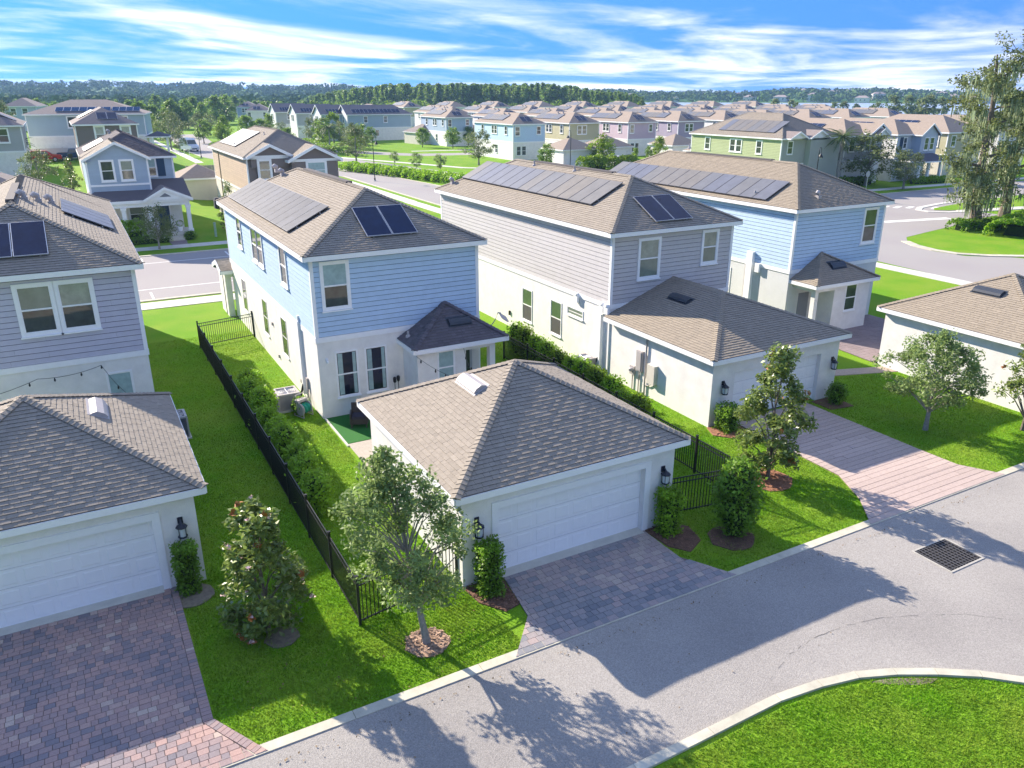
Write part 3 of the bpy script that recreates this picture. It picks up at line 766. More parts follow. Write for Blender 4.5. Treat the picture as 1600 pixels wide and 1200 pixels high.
pave('patio', [(33.9, 22.8), (34.6, 30.0), (41.4, 29.5), (41.2, 23.9), (34.0, 23.9)], M('paver_plum', (.24, .19, .19), .9, .12, 20, tone=.12), .3, (.3, .6), seed=8, blotch=.2, conv=[[(33.95, 24.0), (41.4, 24.0), (41.4, 30.0), (34.6, 30.0)]], z=.06)
sheet('patio_border', [(30.2, 23.6), (33.85, 22.4), (33.9, 23.2), (30.3, 24.4)], .03, M('paver_tan', (.40, .32, .26), .9, .15, 14), .05)
# ---------------------------------------------------------------- near houses
SID_BLUE = M('siding_blue', (.45, .59, .755), .7, .05, 3, tone=.05, bump=.15, bscale=50)
SID_GREY = M('siding_grey', (.53, .505, .505), .7, .05, 3, tone=.05, bump=.15, bscale=50)
SID_LAV = M('siding_lavender', (.50, .485, .57), .7, .05, 3, tone=.05, bump=.15, bscale=50)

H1, F1, g1 = house('light blue two storey house behind the fenced side yard with small dark porch roof', (7.64, 30.15, 0), 0, 7.28, 18.4, SID_BLUE,
                   solar_left=(1.25, .55, 13, 1.035, 2.1, 1, .13, SOL1), solar_front=(2.83, .8, 2, 1.09, 2.05), seed=1)
f = F1['front']
window(H1, f, .46, 4.70, .98, 1.76, CURT, GLASS)
cu = M('room_dark', (.012, .014, .03), .08, .5, 1.6, spec=.8)
for u in (.74, 2.0):
    o = window(H1, f, u, .86, .88, 1.92, cu, cu, trim=.045, proud=.03)
    m = MB(); m.fb(f, u+.06, u+.26, .93, 2.72, .008, .012); m.build('curtain', CURT, o)
    m = MB(); m.fb(f, u+.68, u+.82, .93, 2.72, .008, .012); m.build('curtain', CURT, o)
lf = F1['left']
window(H1, lf, 3.75, 4.95, .95, 1.5); 
window(H1, lf, 7.5, 4.85, 1.1, 1.55); window(H1, lf, 8.73, 4.85, 1.1, 1.55)
window(H1, lf, 13.5, 4.85, 1.0, 1.6)
for u in (2.95, 8.2, 12.2): window(H1, lf, u, 1.15, .95, 1.75, trim=.04, proud=.02)
m = MB(); m.fb(lf, 15.75, 15.95, .3, 3.62, 0, .13); m.fb(lf, 15.8, 15.9, 3.6, 3.85, .02, .10); m.build('pipe_chase', WHITE, H1)
m = MB(); m.tube([lf.p(15.85, .05, .3), lf.p(15.86, .35, .22), lf.p(15.86, .75, .1)], .05, 7); m.build('drain_hose', BLACK, H1)
m = MB(); m.fb(lf, 16.35, 16.5, .7, 1.2, 0, .1); m.tube([lf.p(16.42, .1, .05), lf.p(16.42, .75, .05)], .025, 6); m.tube([lf.p(16.6, .05, .25), lf.p(16.55, .6, .06), lf.p(16.48, 1.0, .05)], .018, 6); m.build('utility_box', VENTL, H1)
for u, z in ((11.0, .55), (15.2, .62), (10.2, 2.0)):
    m = MB(); m.fb(lf, u, u+.14, z, z+.16, 0, .07); m.build('outlet_cover', VENTL, H1)
for fr, z in ((6.4, 2.55), (.35, 2.5)):
    m = MB(); m.fb(f, fr-.05, fr+.05, z, z+.1, 0, .06); m.lathe(f.p(fr, z-.02, .13), [(.05, -.06), (.06, 0), (.03, .06)], 8); m.build('flood_light', WHITE, H1)
# front porch stub on the street side, gable over its entry
m = MB(); m.box(-.45, 18.4, 0, -.1, 19.3, 2.75); m.box(-.45, 19.0, 0, -.1, 20.6, 2.75); m.build('porch_pier', STUC, H1)
m = MB(); m.box(-.1, 18.4, 2.4, 7.28, 20.6, 2.75); m.build('porch_beam', TRIM, H1)
roof(H1, gable_x(-.7, 18.1, 7.5, 20.9, 2.86, .3), SHG, SHFAR, 1, 'porch_roof', seed=4, fh=.22)
# rear porch
m = MB(); m.box(3.66, -1.62, -.2, 5.86, .0, 2.84); m.build('porch_room', STUC, H1)
m = MB(); m.box(7.0, -1.62, 0, 7.26, -1.34, 2.62); m.build('porch_post', STUC, H1)
m = MB(); m.box(5.86, -1.60, 2.55, 7.27, -1.36, 2.84); m.box(6.99, -1.36, 2.55, 7.27, .0, 2.84); m.build('porch_beam', STUC, H1)
m = MB(); m.box(5.86, -1.62, -.2, 7.28, 0, .06); m.build('porch_floor', CONC, H1)
m = MB(); m.fb(f, 6.0, 6.92, .08, 2.2, 0, .03); o = m.build('back_door', M('door_grey', (.45, .47, .50), .5, .03), H1)
m = MB(); m.fb(f, 6.12, 6.8, .45, 2.05, .03, .035); m.build('door_glass', GLASS, o)
m = MB(); m.fb(f, 6.84, 6.88, 1.05, 1.13, .03, .08); m.build('door_handle', BLACK, o)
pf = Fr((3.66, -1.62, 0), (1, 0, 0), (0, -1, 0))
window(H1, pf, .92, 1.25, .72, 1.42, CURT, CURT, trim=.045, proud=.03)
v = Vector
A = v((5.65, 0, 4.34)); a0, b0, a1, b1 = v((3.42, -1.92, 3.0)), v((7.75, -1.92, 3.0)), v((3.42, 0, 3.0)), v((7.75, 0, 3.0))
pg = dict(faces=[[a0, b0, A], [b0, b1, A], [a1, a0, A]], hips=[(a0, A), (b0, A)], eaves=[(a0, b0), (b0, b1), (a1, a0)])
roof(H1, pg, SHG3, SHFARG, 0, 'porch_roof', seed=5, cap=140)
roofvent(H1, pg['faces'][0], 2.45, 1.15, 1.0, .42, VENTD)
stack(H1, pg['faces'][2], .55, .35, VENTL, .05, .25)
bk = g1['faces'][3]
gooseneck(H1, bk, 1.6, 3.65); gooseneck(H1, bk, 3.6, 3.5)
ridgestrip(H1, (3.7, 6.0, 8.80), (3.7, 13.5, 8.80))
m = MB(); m.fb(F1['right'], 0, .09, .2, 3.3, 0, .07); m.build('downspout', WHITE, H1)
m = MB(); m.tube([(7.75, -.3, 3.02), (7.95, -.35, 3.3), (8.05, -.4, 3.62)], .02, 6); m.tube([(8.05, -.4, 3.62), (8.2, -.42, 3.58)], .03, 6)
m.hexa([(8.12, -.62, 3.40), (8.20, -.62, 3.38), (8.50, -.62, 3.20), (8.42, -.62, 3.18), (8.14, -.28, 3.58), (8.22, -.28, 3.56), (8.52, -.28, 3.36), (8.44, -.28, 3.34)]); m.build('dish_antenna', VENTL, H1)

H2, F2, g2 = house('grey lap sided two storey house whose garage wing juts towards the alley', (21.08, 28.8, 0), 0, 7.28, 19.0, SID_GREY,
                   solar_left=(1.35, 1.53, 14, 1.03, 2.1, 1, .13, SOL2), solar_front=(2.75, .43, 2, 1.1, 2.05), seed=2)
f = F2['front']; lf = F2['left']
window(H2, f, 1.57, 4.62, 1.1, 1.74, BLINDL, BLIND); window(H2, f, 5.4, 4.96, .85, 1.48, BLINDL, BLIND)
for u in (10.85, 13.85): window(H2, lf, u, .86, .98, 1.74, M('blind_green', (.10, .16, .075), .15, .1, 2, spec=.6), M('insect_screen', (.09, .088, .085), .6, .1, 30), trim=.05, proud=.03)
window(H2, lf, 15.45, 2.28, 1.35, .34, BLIND, BLIND, trim=.05, sash=False, proud=.03)
m = MB(); m.fb(lf, 18.3, 18.55, .25, 2.95, 0, .16); m.build('pipe_chase', WHITE, H2)
for u in (16.2, 18.35, 18.75):
    m = MB(); m.fb(lf, u, u+.3, 3.05, 3.42, .03, .16); m.fb(lf, u+.06, u+.24, 3.42, 3.52, .03, .2); m.build('exhaust_hood', WHITE, H2)
for u in (4.4, 9.3):
    m = MB(); m.fb(lf, u, u+.12, .7, .95, 0, .08); m.build('outlet_cover', BLACK, H2)
m = MB(); m.tube([lf.p(18.2, .1, .35), lf.p(18.3, .5, .2), lf.p(18.42, .85, .1)], .05, 7); m.build('drain_hose', BLACK, H2)
gw = MB(); gw.box(0, -7.08, -.2, 7.28, 0, 2.82)
# garage wing: the front is a slab with the door opening
gw = MB(); gF = Fr((0, -7.08, 0), (1, 0, 0), (0, -1, 0))
doorwall(gw, gF, 7.28, 2.83, 1.2, 5.0, 2.18, .25); gw.box(0, -6.83, -.2, .2, .0, 2.83); gw.box(7.08, -6.83, -.2, 7.28, 0, 2.83); gw.build('garage_wing', STUC, H2)
m = MB(); m.box(.2, -6.6, -.2, 7.08, -6.5, 2.83); m.build('garage_back', STUC, H2)
garage_door(H2, gF, 1.2, 5.0, 2.18, rec=.2)
for u in (.58, 6.95): lantern(H2, gF, u, 1.62)
gg = hip(-.3, -7.38, 7.58, .0, 2.98, .37, True)
roof(H2, gg, SHG2, SHFAR, 0, 'garage_roof', seed=6, cap=150)
roofvent(H2, gg['faces'][2], 2.15, 2.85, 1.25, .45, VENTD)
gl = Fr((0, 0, 0), (0, -1, 0), (-1, 0, 0))
m = MB(); m.fb(gl, 2.35, 2.75, 1.05, 2.0, 0, .14); m.fb(gl, 2.4, 2.7, 1.1, 1.95, .14, .16); m.build('electric_meter', VENTL, H2)
m = MB(); m.fb(gl, 3.25, 3.75, .75, 1.62, 0, .22); m.build('breaker_box', STUCB, H2)
m = MB(); m.fb(gl, 1.9, 2.2, .75, 1.15, 0, .12); m.lathe(gl.p(2.05, 1.0, .16), [(.1, -.08), (.11, .03), (.05, .07)], 10); m.build('meter_box', VENTL, H2)
m = MB(); m.tube([gl.p(2.95, 0, .06), gl.p(2.95, 2.8, .06)], .04, 8); m.tube([gl.p(2.05, 0, .05), gl.p(2.05, .8, .05)], .03, 6); m.tube([gl.p(2.5, 0, .05), gl.p(2.5, 1.1, .05)], .03, 6); m.tube([gl.p(2.85, .5, .05), gl.p(3.2, .55, .06), gl.p(3.5, .75, .06)], .025, 6); m.build('conduit', VENTL, H2)
m = MB(); m.fb(gl, .0, .1, .2, 2.8, .0, .06); m.build('downspout', WHITE, H2)
for u, vv in ((6.6, 3.5), (10.9, 3.55)): stack(H2, g2['faces'][3], u, vv+.55)
gooseneck(H2, g2['faces'][3], 1.1, .9)
ridgestrip(H2, (3.7, 5.2, 8.80), (3.7, 13.2, 8.80))

H3, F3, g3 = house('bright blue two storey house nearest the curved side street, on the right', (34.2, 30.1, 0), 0, 7.3, 19.0, SID_BLUE, stu=M('stucco_cool', (.62, .63, .63), .9, .05, 1.2, bump=.5, bscale=45), roofm=SHG2,
                   solar_left=(1.2, .3, 15, 1.04, 2.0, 1, .13, SOL2), seed=3, cap=120)
f = F3['front']; lf = F3['left']
window(H3, f, 5.6, 4.6, 1.0, 1.85, GLASS, GLASS)
window(H3, f, 6.0, .9, .6, 1.6, trim=.05, proud=.03)
window(H3, lf, 13.4, 1.2, 1.1, 1.6, GLASS, BLIND, trim=.05, proud=.03)
m = MB(); m.fb(lf, 15.9, 16.35, .1, 4.1, 0, .22); m.build('pipe_chase', WHITE, H3)
m = MB(); m.fb(lf, 16.6, 16.9, 3.0, 3.5, .03, .2); m.build('exhaust_hood', WHITE, H3)
m = MB(); m.tube([lf.p(15.75, .1, .06), lf.p(15.75, 3.3, .06)], .05, 7); m.build('conduit', VENTL, H3)
m = MB(); m.fb(lf, 14.6, 15.0, .3, .9, 0, .2); m.fb(lf, 16.8, 17.3, .2, .8, 0, .25); m.build('utility_box', VENTL, H3)
m = MB(); m.box(2.0, -1.55, -.2, 4.9, 0, 2.83); m.build('porch_room', STUC, H3)
m = MB(); m.box(.45, -1.55, 0, .72, -1.28, 2.6); m.build('porch_post', STUC, H3)
m = MB(); m.box(.44, -1.56, 2.5, 2.0, -1.28, 2.83); m.box(.44, -1.28, 2.5, .72, 0, 2.83); m.build('porch_beam', STUC, H3)
m = MB(); m.fb(f, .95, 1.75, .05, 2.1, 0, .04); m.build('back_door', M('door_slate', (.22, .24, .27), .5, .05), H3)
pf = Fr((2.0, -1.55, 0), (1, 0, 0), (0, -1, 0)); window(H3, pf, .95, 1.2, .85, 1.45, GLASS, GLASS, trim=.05, proud=.03)
A = v((2.35, 0, 4.3)); a0, b0, a1, b1 = v((.1, -1.9, 2.98)), v((5.2, -1.9, 2.98)), v((.1, 0, 2.98)), v((5.2, 0, 2.98))
pg3 = dict(faces=[[a0, b0, A], [b0, b1, A], [a1, a0, A]], hips=[(a0, A), (b0, A)], eaves=[(a0, b0), (b0, b1), (a1, a0)])
roof(H3, pg3, SHG2, SHFAR, 1, 'porch_roof', seed=7)
roofvent(H3, pg3['faces'][0], 2.6, 1.25, 1.1, .5, VENTD)
stack(H3, g3['faces'][3], 5.5, 5.0); gooseneck(H3, g3['faces'][0], 2.4, .9); stack(H3, g3['faces'][3], 15.8, .7)
ridgestrip(H3, (3.7, 5.6, 8.80), (3.7, 13.4, 8.80))

H4, F4, g4 = house('lavender grey two storey house cut by the left picture edge', (-5.72, 31.9, 0), 0, 7.28, 19.5, SID_LAV, seed=4, boards=('front', 'right'),
                   solar_front=(2.75, .9, 2, 1.1, 2.05))
f = F4['front']
window(H4, f, 3.45, 4.70, 1.02, 1.66, BLIND, GLASS, trim=.13); window(H4, f, 4.72, 4.70, 1.02, 1.66, BLINDL, GLASS, trim=.13)
window(H4, f, 5.75, .85, .82, 1.9, CURT, CURT, trim=.05, proud=.03)
solar(H4, g4['faces'][1], 6.4, .6, 4, 1.13, 2.07, mat=SOL2)
for u, vv in ((6.7, 4.0), (7.7, 3.5), (8.7, 3.0)): gooseneck(H4, g4['faces'][1], u, vv)
ridgestrip(H4, (3.6, 4.3, 8.80), (3.6, 11, 8.80))
xg = gable_x(3.6, 14.4, 6.9, 17.4, 7.2, .5)
roof(H4, dict(faces=[[v((7.58, 14.2, 6.87)), v((7.58, 17.2, 6.87)), v((4.4, 15.7, 8.5))]], hips=[], eaves=[]), SHG, SHFAR, 1, 'cross_gable', seed=8, caps=False)

# ---------------------------------------------------------------- detached garages
def garage(label, loc, lod=0, vent=None, vmat=VENTL, wallm=STUC, roofm=SHG, far=SHFAR, seed=1, cap=300, front=True, Wd=7.22, D=7.22, group=None, rot=0., doorcol=None, vface=3):
    R = thing('garage', label, 'garage', loc, rot, group)
    F = frames(Wd, D); b = MB()
    if front: doorwall(b, F['front'], Wd, 2.83, 1.1, 5.02, 2.2, .25)
    else: b.box(0, 0, -.2, Wd, .25, 2.83)
    b.box(0, .25, -.2, .2, D, 2.83); b.box(Wd-.2, .25, -.2, Wd, D, 2.83); b.box(.2, D-.2, -.2, Wd-.2, D, 2.83); b.build('stucco_wall', wallm, R)
    if front:
        m = MB(); m.box(.2, .42, 0, Wd-.2, .5, 2.83); m.build('door_backing', BLACK, R)
        garage_door(R, F['front'], 1.1, 5.02, 2.2, rec=.2, lod=lod)
        t = MB(); q = F['front']; t.fb(q, .9, 1.1, 0, 2.4, -.005, .035); t.fb(q, 6.12, 6.32, 0, 2.4, -.005, .035); t.fb(q, 1.1, 6.12, 2.2, 2.4, -.005, .035); t.build('door_trim', TRIM, R)
        m = MB(); m.fb(q, 1.1, 6.12, -.1, .05, -.24, .16); m.build('apron', CONC, R)
        if lod == 0:
            for u in (.44, 6.80): lantern(R, q, u, 1.80)
    g = hip(-.3, -.3, Wd+.3, D+.3, 2.98, .5)
    roof(R, g, roofm, far, lod, seed=seed, cap=cap)
    if vent: roofvent(R, g['faces'][vface], *vent, 1.3, .46, vmat)
    return R, F, g
G1 = garage('detached garage with weathered tan hip roof and closed white door, behind the leafy oak', (7.62, 16.6, 0), vent=(3.55, 2.9), seed=11)
G2 = garage('detached garage with white panelled door at the lower left edge, red and grey paver drive', (-5.72, 20.45, 0), vent=(4.3, 2.45), seed=12, vface=1)
G3 = garage('pale stucco garage with tan roof at the right edge, behind the small oak', (33.85, 16.35, 0), vent=(3.75, 2.75), vmat=VENTD, seed=13, roofm=SHG2, front=False, cap=60)
m = MB(); gl = G2[1]['right']
# ---------------------------------------------------------------- fences
PK = MB(); PK.box(-.009, -.009, .08, .009, .009, 1.34); PKM = PK.mesh('picket', BLACK)
PO = MB(); PO.box(-.033, -.033, -.2, .033, .033, 1.46); PO.box(-.042, -.042, 1.46, .042, .042, 1.49); POM = PO.mesh('post', BLACK)
def fence(label, runs, gates=()):
    x0, y0 = runs[0][0]
    R = thing('metal_fence', label, 'fence', (x0, y0, 0))
    done = set()
    for (ax, ay), (bx, by), gate in runs:
        A, B = Vector((ax-x0, ay-y0, 0)), Vector((bx-x0, by-y0, 0)); d = B-A; Ln = d.length; d.normalize(); n = Vector((-d.y, d.x, 0))
        nb = max(1, round(Ln/2.4)); rm = MB()
        for i in range(nb+1):
            p = A+(B-A)*(i/nb); key = (round(p.x, 1), round(p.y, 1))
            if key in done: continue
            done.add(key); o = link('post', POM, R); o.location = p; o.rotation_euler.z = math.atan2(d.y, d.x)
        for z in (.14, 1.18, 1.34):
            q = [A-n*.014, B-n*.014, B+n*.014, A+n*.014]
            rm.prism([(p.x, p.y) for p in q], z-.016, z+.016)
        rm.build('rail', BLACK, R)
        k = .11; ang = math.atan2(d.y, d.x)
        while k < Ln-.05:
            if (k % (Ln/nb)) > .06: o = link('picket', PKM, R); o.location = A+d*k; o.rotation_euler.z = ang
            k += .112
    return R
fence('long black picket fence round the main blue house side yard, its line crossing the lawn', [((4.62, 16.42), (4.66, 42.8), 0), ((4.66, 42.8), (7.6, 43.5), 1), ((4.62, 16.42), (7.6, 16.95), 0)])
fence('black picket fence from the front of the main garage back towards the grey house hedge', [((14.86, 16.95), (17.84, 16.45), 0), ((17.84, 16.45), (17.95, 33.4), 0)])
# ---------------------------------------------------------------- yard things
def ac_unit(label, loc, s=.85, h=.85, rot=0., dark=False):
    R = thing('air_conditioner', label, 'air conditioner', loc, rot)
    m = MB(); m.box(-s/2-.08, -s/2-.08, -.05, s/2+.08, s/2+.08, .07); m.build('pad', CONC, R)
    m = MB()
    for k in range(14):
        z = .1+k*(h-.2)/13
        m.box(-s/2, -s/2, z, s/2, s/2, z+.028)
    m.box(-s/2+.04, -s/2+.04, .08, s/2-.04, s/2-.04, h-.06)
    m.build('louvre_body', M('ac_louvre', (.13, .15, .18), .5, .1) if dark else VENTL, R)
    m = MB(); t = .07
    m.box(-s/2-.02, -s/2-.02, h-.07, s/2+.02, -s/2+t, h); m.box(-s/2-.02, s/2-t, h-.07, s/2+.02, s/2+.02, h); m.box(-s/2-.02, -s/2+t, h-.07, -s/2+t, s/2-t, h); m.box(s/2-t, -s/2+t, h-.07, s/2+.02, s/2-t, h)
    for a in ((-1, -1), (1, -1), (1, 1), (-1, 1)): m.box(a[0]*s/2-.03, a[1]*s/2-.03, .05, a[0]*s/2+.03, a[1]*s/2+.03, h-.07)
    m.build('top_frame', VENTL, R)
    m = MB()
    for r in (.12, .2, .28, .34):
        pts = [(r*math.cos(i*math.pi/10), r*math.sin(i*math.pi/10), h-.02) for i in range(21)]; m.tube(pts, .008, 4)
    for k in range(8): a = k*math.pi/4; m.tube([(0, 0, h-.015), (.37*math.cos(a), .37*math.sin(a), h-.015)], .008, 4)
    m.build('fan_guard', ALU, R)
    m = MB()
    for k in range(4):
        a = k*math.pi/2+.3; m.poly([(.05*math.cos(a), .05*math.sin(a), h-.14), (.32*math.cos(a), .32*math.sin(a), h-.16), (.32*math.cos(a+.7), .32*math.sin(a+.7), h-.11), (.05*math.cos(a+.7), .05*math.sin(a+.7), h-.12)])
    m.build('fan', BLACK, R)
    return R
ac_unit('pale air conditioner beside a round shrub at the main blue house side wall', (6.65, 32.1, 0), .9, .8)
ac_unit('dark louvred air conditioner behind the lower left garage roof', (2.05, 31.2, 0), .85, .95, dark=True)
ac_unit('air conditioner half hidden by the shrubs along the grey house wall', (20.45, 29.9, 0), .85, .75)
# hose reel
R = thing('hose_reel', 'hose reel cart with green hose by the corner of the main blue house', 'hose reel', (7.02, 30.9, 0), .5)
m = MB()
for s_ in (-.25, .25):
    m.tube([(s_, -.28, .03), (s_, -.25, .5), (s_, .05, .75), (s_, .28, .06), (s_, -.28, .03)], .018, 6)
m.tube([(-.25, .05, .75), (-.25, .15, .95), (.25, .15, .95), (.25, .05, .75)], .018, 6); m.box(-.24, .0, .62, .24, .22, .74); m.build('cart_frame', VENTL, R)
m = MB(); m.tube([(-.23, -.05, .36), (-.2, -.05, .36)], .27, 14); m.tube([(.2, -.05, .36), (.23, -.05, .36)], .27, 14); m.build('reel_drum', VENTL, R)
m = MB(); pts = []
for k in range(120):
    a = k*.55; pts.append((-.18+.36*(k/119), -.05+(.2+.02*math.sin(k))*math.cos(a), .36+(.2+.02*math.sin(k))*math.sin(a)))
m.tube(pts, .022, 5); m.build('hose', M('hose_green', (.02, .30, .20), .45, .1), R)
# wicker chair on the turf
R = thing('wicker_chair', 'dark wicker armchair on the green turf under the garage eave', 'chair', (8.75, 28.75, 0), -.4)
WK = M('wicker', (.055, .045, .04), .7, .4, 60, bump=.6, bscale=90)
m = MB(); m.box(-.3, -.3, .18, .3, .3, .4); m.build('seat', WK, R)
m = MB(); m.hexa([(-.33, .24, .2), (.33, .24, .2), (.33, .33, .2), (-.33, .33, .2), (-.33, .32, .88), (.33, .32, .88), (.33, .40, .88), (-.33, .40, .88)]); m.build('backrest', WK, R)
for s_ in (-.36, .30): m = MB(); m.box(s_, -.32, .2, s_+.06, .26, .62); m.build('armrest', WK, R)
for a in (-.32, .27):
    for b in (-.3, .25): m = MB(); m.box(a, b, 0, a+.05, b+.05, .2); m.build('leg', WK, R)
m = MB(); m.box(-.27, -.28, .4, .27, .22, .5); m.build('cushion', M('cushion', (.04, .035, .05), .9, .2), R)
sheet('turf_pad', [(7.75, 27.25), (10.9, 27.25), (10.9, 30.1), (7.75, 30.1)], .02, TURF, .05)
sheet('yard_paving', [(7.75, 23.95), (14.8, 23.95), (14.8, 27.2), (7.75, 27.2)], .018, M('paver_beige', (.42, .37, .31), .9, .12, 9), .05)
m = MB(); m.box(7.66, 27.0, 0, 7.74, 30.1, .05); m.build('turf_edging', CONC, None, kind='structure')
# string lights
def string_lights(label, pts, n):
    R = thing('string_lights', label, 'string lights', pts[0]); o0 = Vector(pts[0])
    P = []
    for i in range(len(pts)-1):
        a, b = Vector(pts[i])-o0, Vector(pts[i+1])-o0
        for k in range(12):
            t = k/12; q = a+(b-a)*t; q.z -= .22*4*t*(1-t)*min(1, (b-a).length/4); P.append(q)
    P.append(Vector(pts[-1])-o0)
    m = MB(); m.tube(P, .009, 4); m.build('cable', BLACK, R)
    for k in range(n):
        q = P[int((k+.5)/n*(len(P)-1))]
        m = MB(); m.lathe(q-Vector((0, 0, .09)), [(.012, -.06), (.035, -.02), (.03, .03), (.018, .06), (.018, .09)], 7); m.build('bulb', BLACK, R)
string_lights('string of bulbs hanging from the little porch eave of the main blue house', [(11.1, 28.15, 2.78), (11.9, 24.2, 2.8), (13.25, 28.2, 2.78)], 9)
string_lights('string of bulbs below the lavender house upper windows', [(-5.6, 31.85, 2.5), (-2.2, 31.6, 3.05), (-.1, 31.7, 3.2), (.9, 28.1, 2.75)], 8)
for k, (x, y) in enumerate(((10.75, 29.85), (10.95, 29.95))):
    R = thing('garden_torch', 'black garden torch stuck by the main house wall, '+('left' if k == 0 else 'right')+' of the pair', 'torch', (x, y, 0), group='pair of garden torches')
    m = MB(); m.tube([(0, 0, -.1), (0, 0, 1.15)], .015, 5); m.build('pole', BLACK, R)
    m = MB(); m.lathe((0, 0, 1.15), [(.03, 0), (.07, .06), (.08, .2), (.05, .26)], 8); m.build('lamp_head', BLACK, R)
# drain grate
R = thing('drain_grate', 'square iron drain grate with concrete collar set in the alley', 'drain grate', (20.83, 11.17, 0))
m = MB(); s_ = .72
m.box(-s_-.06, -.58-.06, -.1, s_+.06, -.58, .03); m.box(-s_-.06, .58, -.1, s_+.06, .58+.06, .03); m.box(-s_-.06, -.58, -.1, -s_, .58, .03); m.box(s_, -.58, -.1, s_+.06, .58, .03); m.build('collar', M('collar_concrete', (.40, .38, .34), .9, .2, 8), R)
m = MB(); m.box(-s_, -.58, -.5, s_, .58, .0155); m.build('pit', M('pit_dark', (.006, .006, .007), 1, 0), R)
IRON = M('iron', (.085, .082, .085), .6, .3, 20)
for k in range(11):
    x = -s_+.06+k*(2*s_-.12)/10; m = MB(); m.box(x-.010, -.57, .0156, x+.02, .57, .032); m.build('grate_bar', IRON, R)
for k in range(10):
    y = -.52+k*1.04/9; m = MB(); m.box(-s_+.01, y-.009, .0157, s_-.01, y+.009, .030); m.build('cross_bar', IRON, R)
# mulch beds
def bed(pts, mat=MULCH, nm='mulch_bed', n=0):
    o = sheet(nm, pts, .03, mat, .06); 
    if n:
        b = MB(); xs = [p[0] for p in pts]; ys = [p[1] for p in pts]; r = random.Random(n)
        k = 0
        while k < n:
            x, y = r.uniform(min(xs), max(xs)), r.uniform(min(ys), max(ys))
            if not inpoly(x, y, pts): k += .2; continue
            a = r.uniform(0, 6.3); l, w_ = r.uniform(.03, .07), r.uniform(.012, .025); c, s2 = math.cos(a), math.sin(a); z = .032+r.uniform(0, .02)
            b.add([(x-c*l-s2*w_, y-s2*l+c*w_, z), (x-c*l+s2*w_, y-s2*l-c*w_, z+.005), (x+c*l+s2*w_, y+s2*l-c*w_, z+r.uniform(.0, .03)), (x+c*l-s2*w_, y+s2*l+c*w_, z+.008)], [(0, 1, 2, 3)], 0, r.random()); k += 1
        c_ = b.build('bark_chips', mat, o); c_['kind'] = 'stuff'
    return o
def inpoly(x, y, p):
    c = False
    for i in range(len(p)):
        x1, y1 = p[i]; x2, y2 = p[i-1]
        if (y1 > y) != (y2 > y) and x < (x2-x1)*(y-y1)/(y2-y1)+x1: c = not c
    return c
def disc(x, y, r, n=14, sq=1.): return [(x+r*math.cos(2*math.pi*k/n)*(1+.08*math.sin(3*k)), y+sq*r*math.sin(2*math.pi*k/n)) for k in range(n)]
MULCHL = M('mulch_pale', (.36, .24, .17), .95, .4, 30, tone=.45)
bed([(7.6, 16.58), (7.7, 15.75), (8.15, 15.1), (8.6, 15.2), (8.78, 16.58)], n=260)
bed([(13.84, 16.58), (13.9, 15.5), (14.3, 14.95), (15.0, 15.3), (15.2, 16.1), (14.86, 16.58)], n=260)
bed([(21.0, 21.7), (20.7, 21.0), (21.2, 20.4), (22.2, 20.4), (22.3, 21.7)], M('mulch_red', (.30, .145, .085), .95, .4, 30, tone=.4), n=160)
bed(disc(19.75, 17.2, .85), M('mulch_red', (.30, .145, .085)), n=260)
bed(disc(5.85, 14.95, .55), MULCHL, n=240)
bed(disc(1.05, 19.8, .55), DIRT, 'bare_soil'); bed(disc(2.75, 16.9, .42), DIRT, 'bare_soil')
bed(disc(15.9, 14.95, .7), MULCH, n=150)
bed([(27.0, 21.66), (27.0, 20.6), (28.2, 20.4), (28.35, 21.66)], MULCH)
sheet('bare_soil', [(14.25, 8.74), (14.7, 8.62), (15.3, 8.32), (15.75, 8.05), (15.5, 8.02), (15.1, 8.16), (14.6, 8.46)], .012, DIRT)
# ---------------------------------------------------------------- vegetation
def quads(C, S, seed, wr=.5, upb=.35, tone=None, droop=0.):
    """numpy leaf quads: centres C, half lengths S"""
    g = np.random.default_rng(seed); n = len(C)
    a = g.normal(size=(n, 3)); a[:, 2] *= .7; a[:, 2] -= droop; a /= np.linalg.norm(a, axis=1)[:, None]
    m = g.normal(size=(n, 3)); m[:, 2] = np.abs(m[:, 2])+upb
    b = np.cross(m, a); b /= np.linalg.norm(b, axis=1)[:, None]+1e-9
    S = np.asarray(S)[:, None]
    k = np.cross(a, b)*S*.18
    V = np.stack([C-a*S, C-b*S*wr+k, C+a*S, C+b*S*wr+k], 1).reshape(-1, 3)
    T = np.repeat(tone if tone is not None else g.random(n), 4)
    return V, T
def qmesh(name, V, T, mats, mi=None):
    me = bpy.data.meshes.new(name); n = len(V)//4
    me.vertices.add(len(V)); me.vertices.foreach_set('co', np.ascontiguousarray(V, dtype=np.float32).ravel())
    me.loops.add(4*n); me.loops.foreach_set('vertex_index', np.arange(4*n, dtype=np.int32))
    me.polygons.add(n); me.polygons.foreach_set('loop_start', np.arange(0, 4*n, 4, dtype=np.int32))
    for m in (mats if isinstance(mats, list) else [mats]): me.materials.append(m)
    if mi is not None: me.polygons.foreach_set('material_index', np.asarray(mi, dtype=np.int32))
    at = me.attributes.new('tone', 'FLOAT', 'POINT'); at.data.foreach_set('value', np.clip(T, 0, 1).astype(np.float32))
    me.update(calc_edges=True); me.validate()
    return me
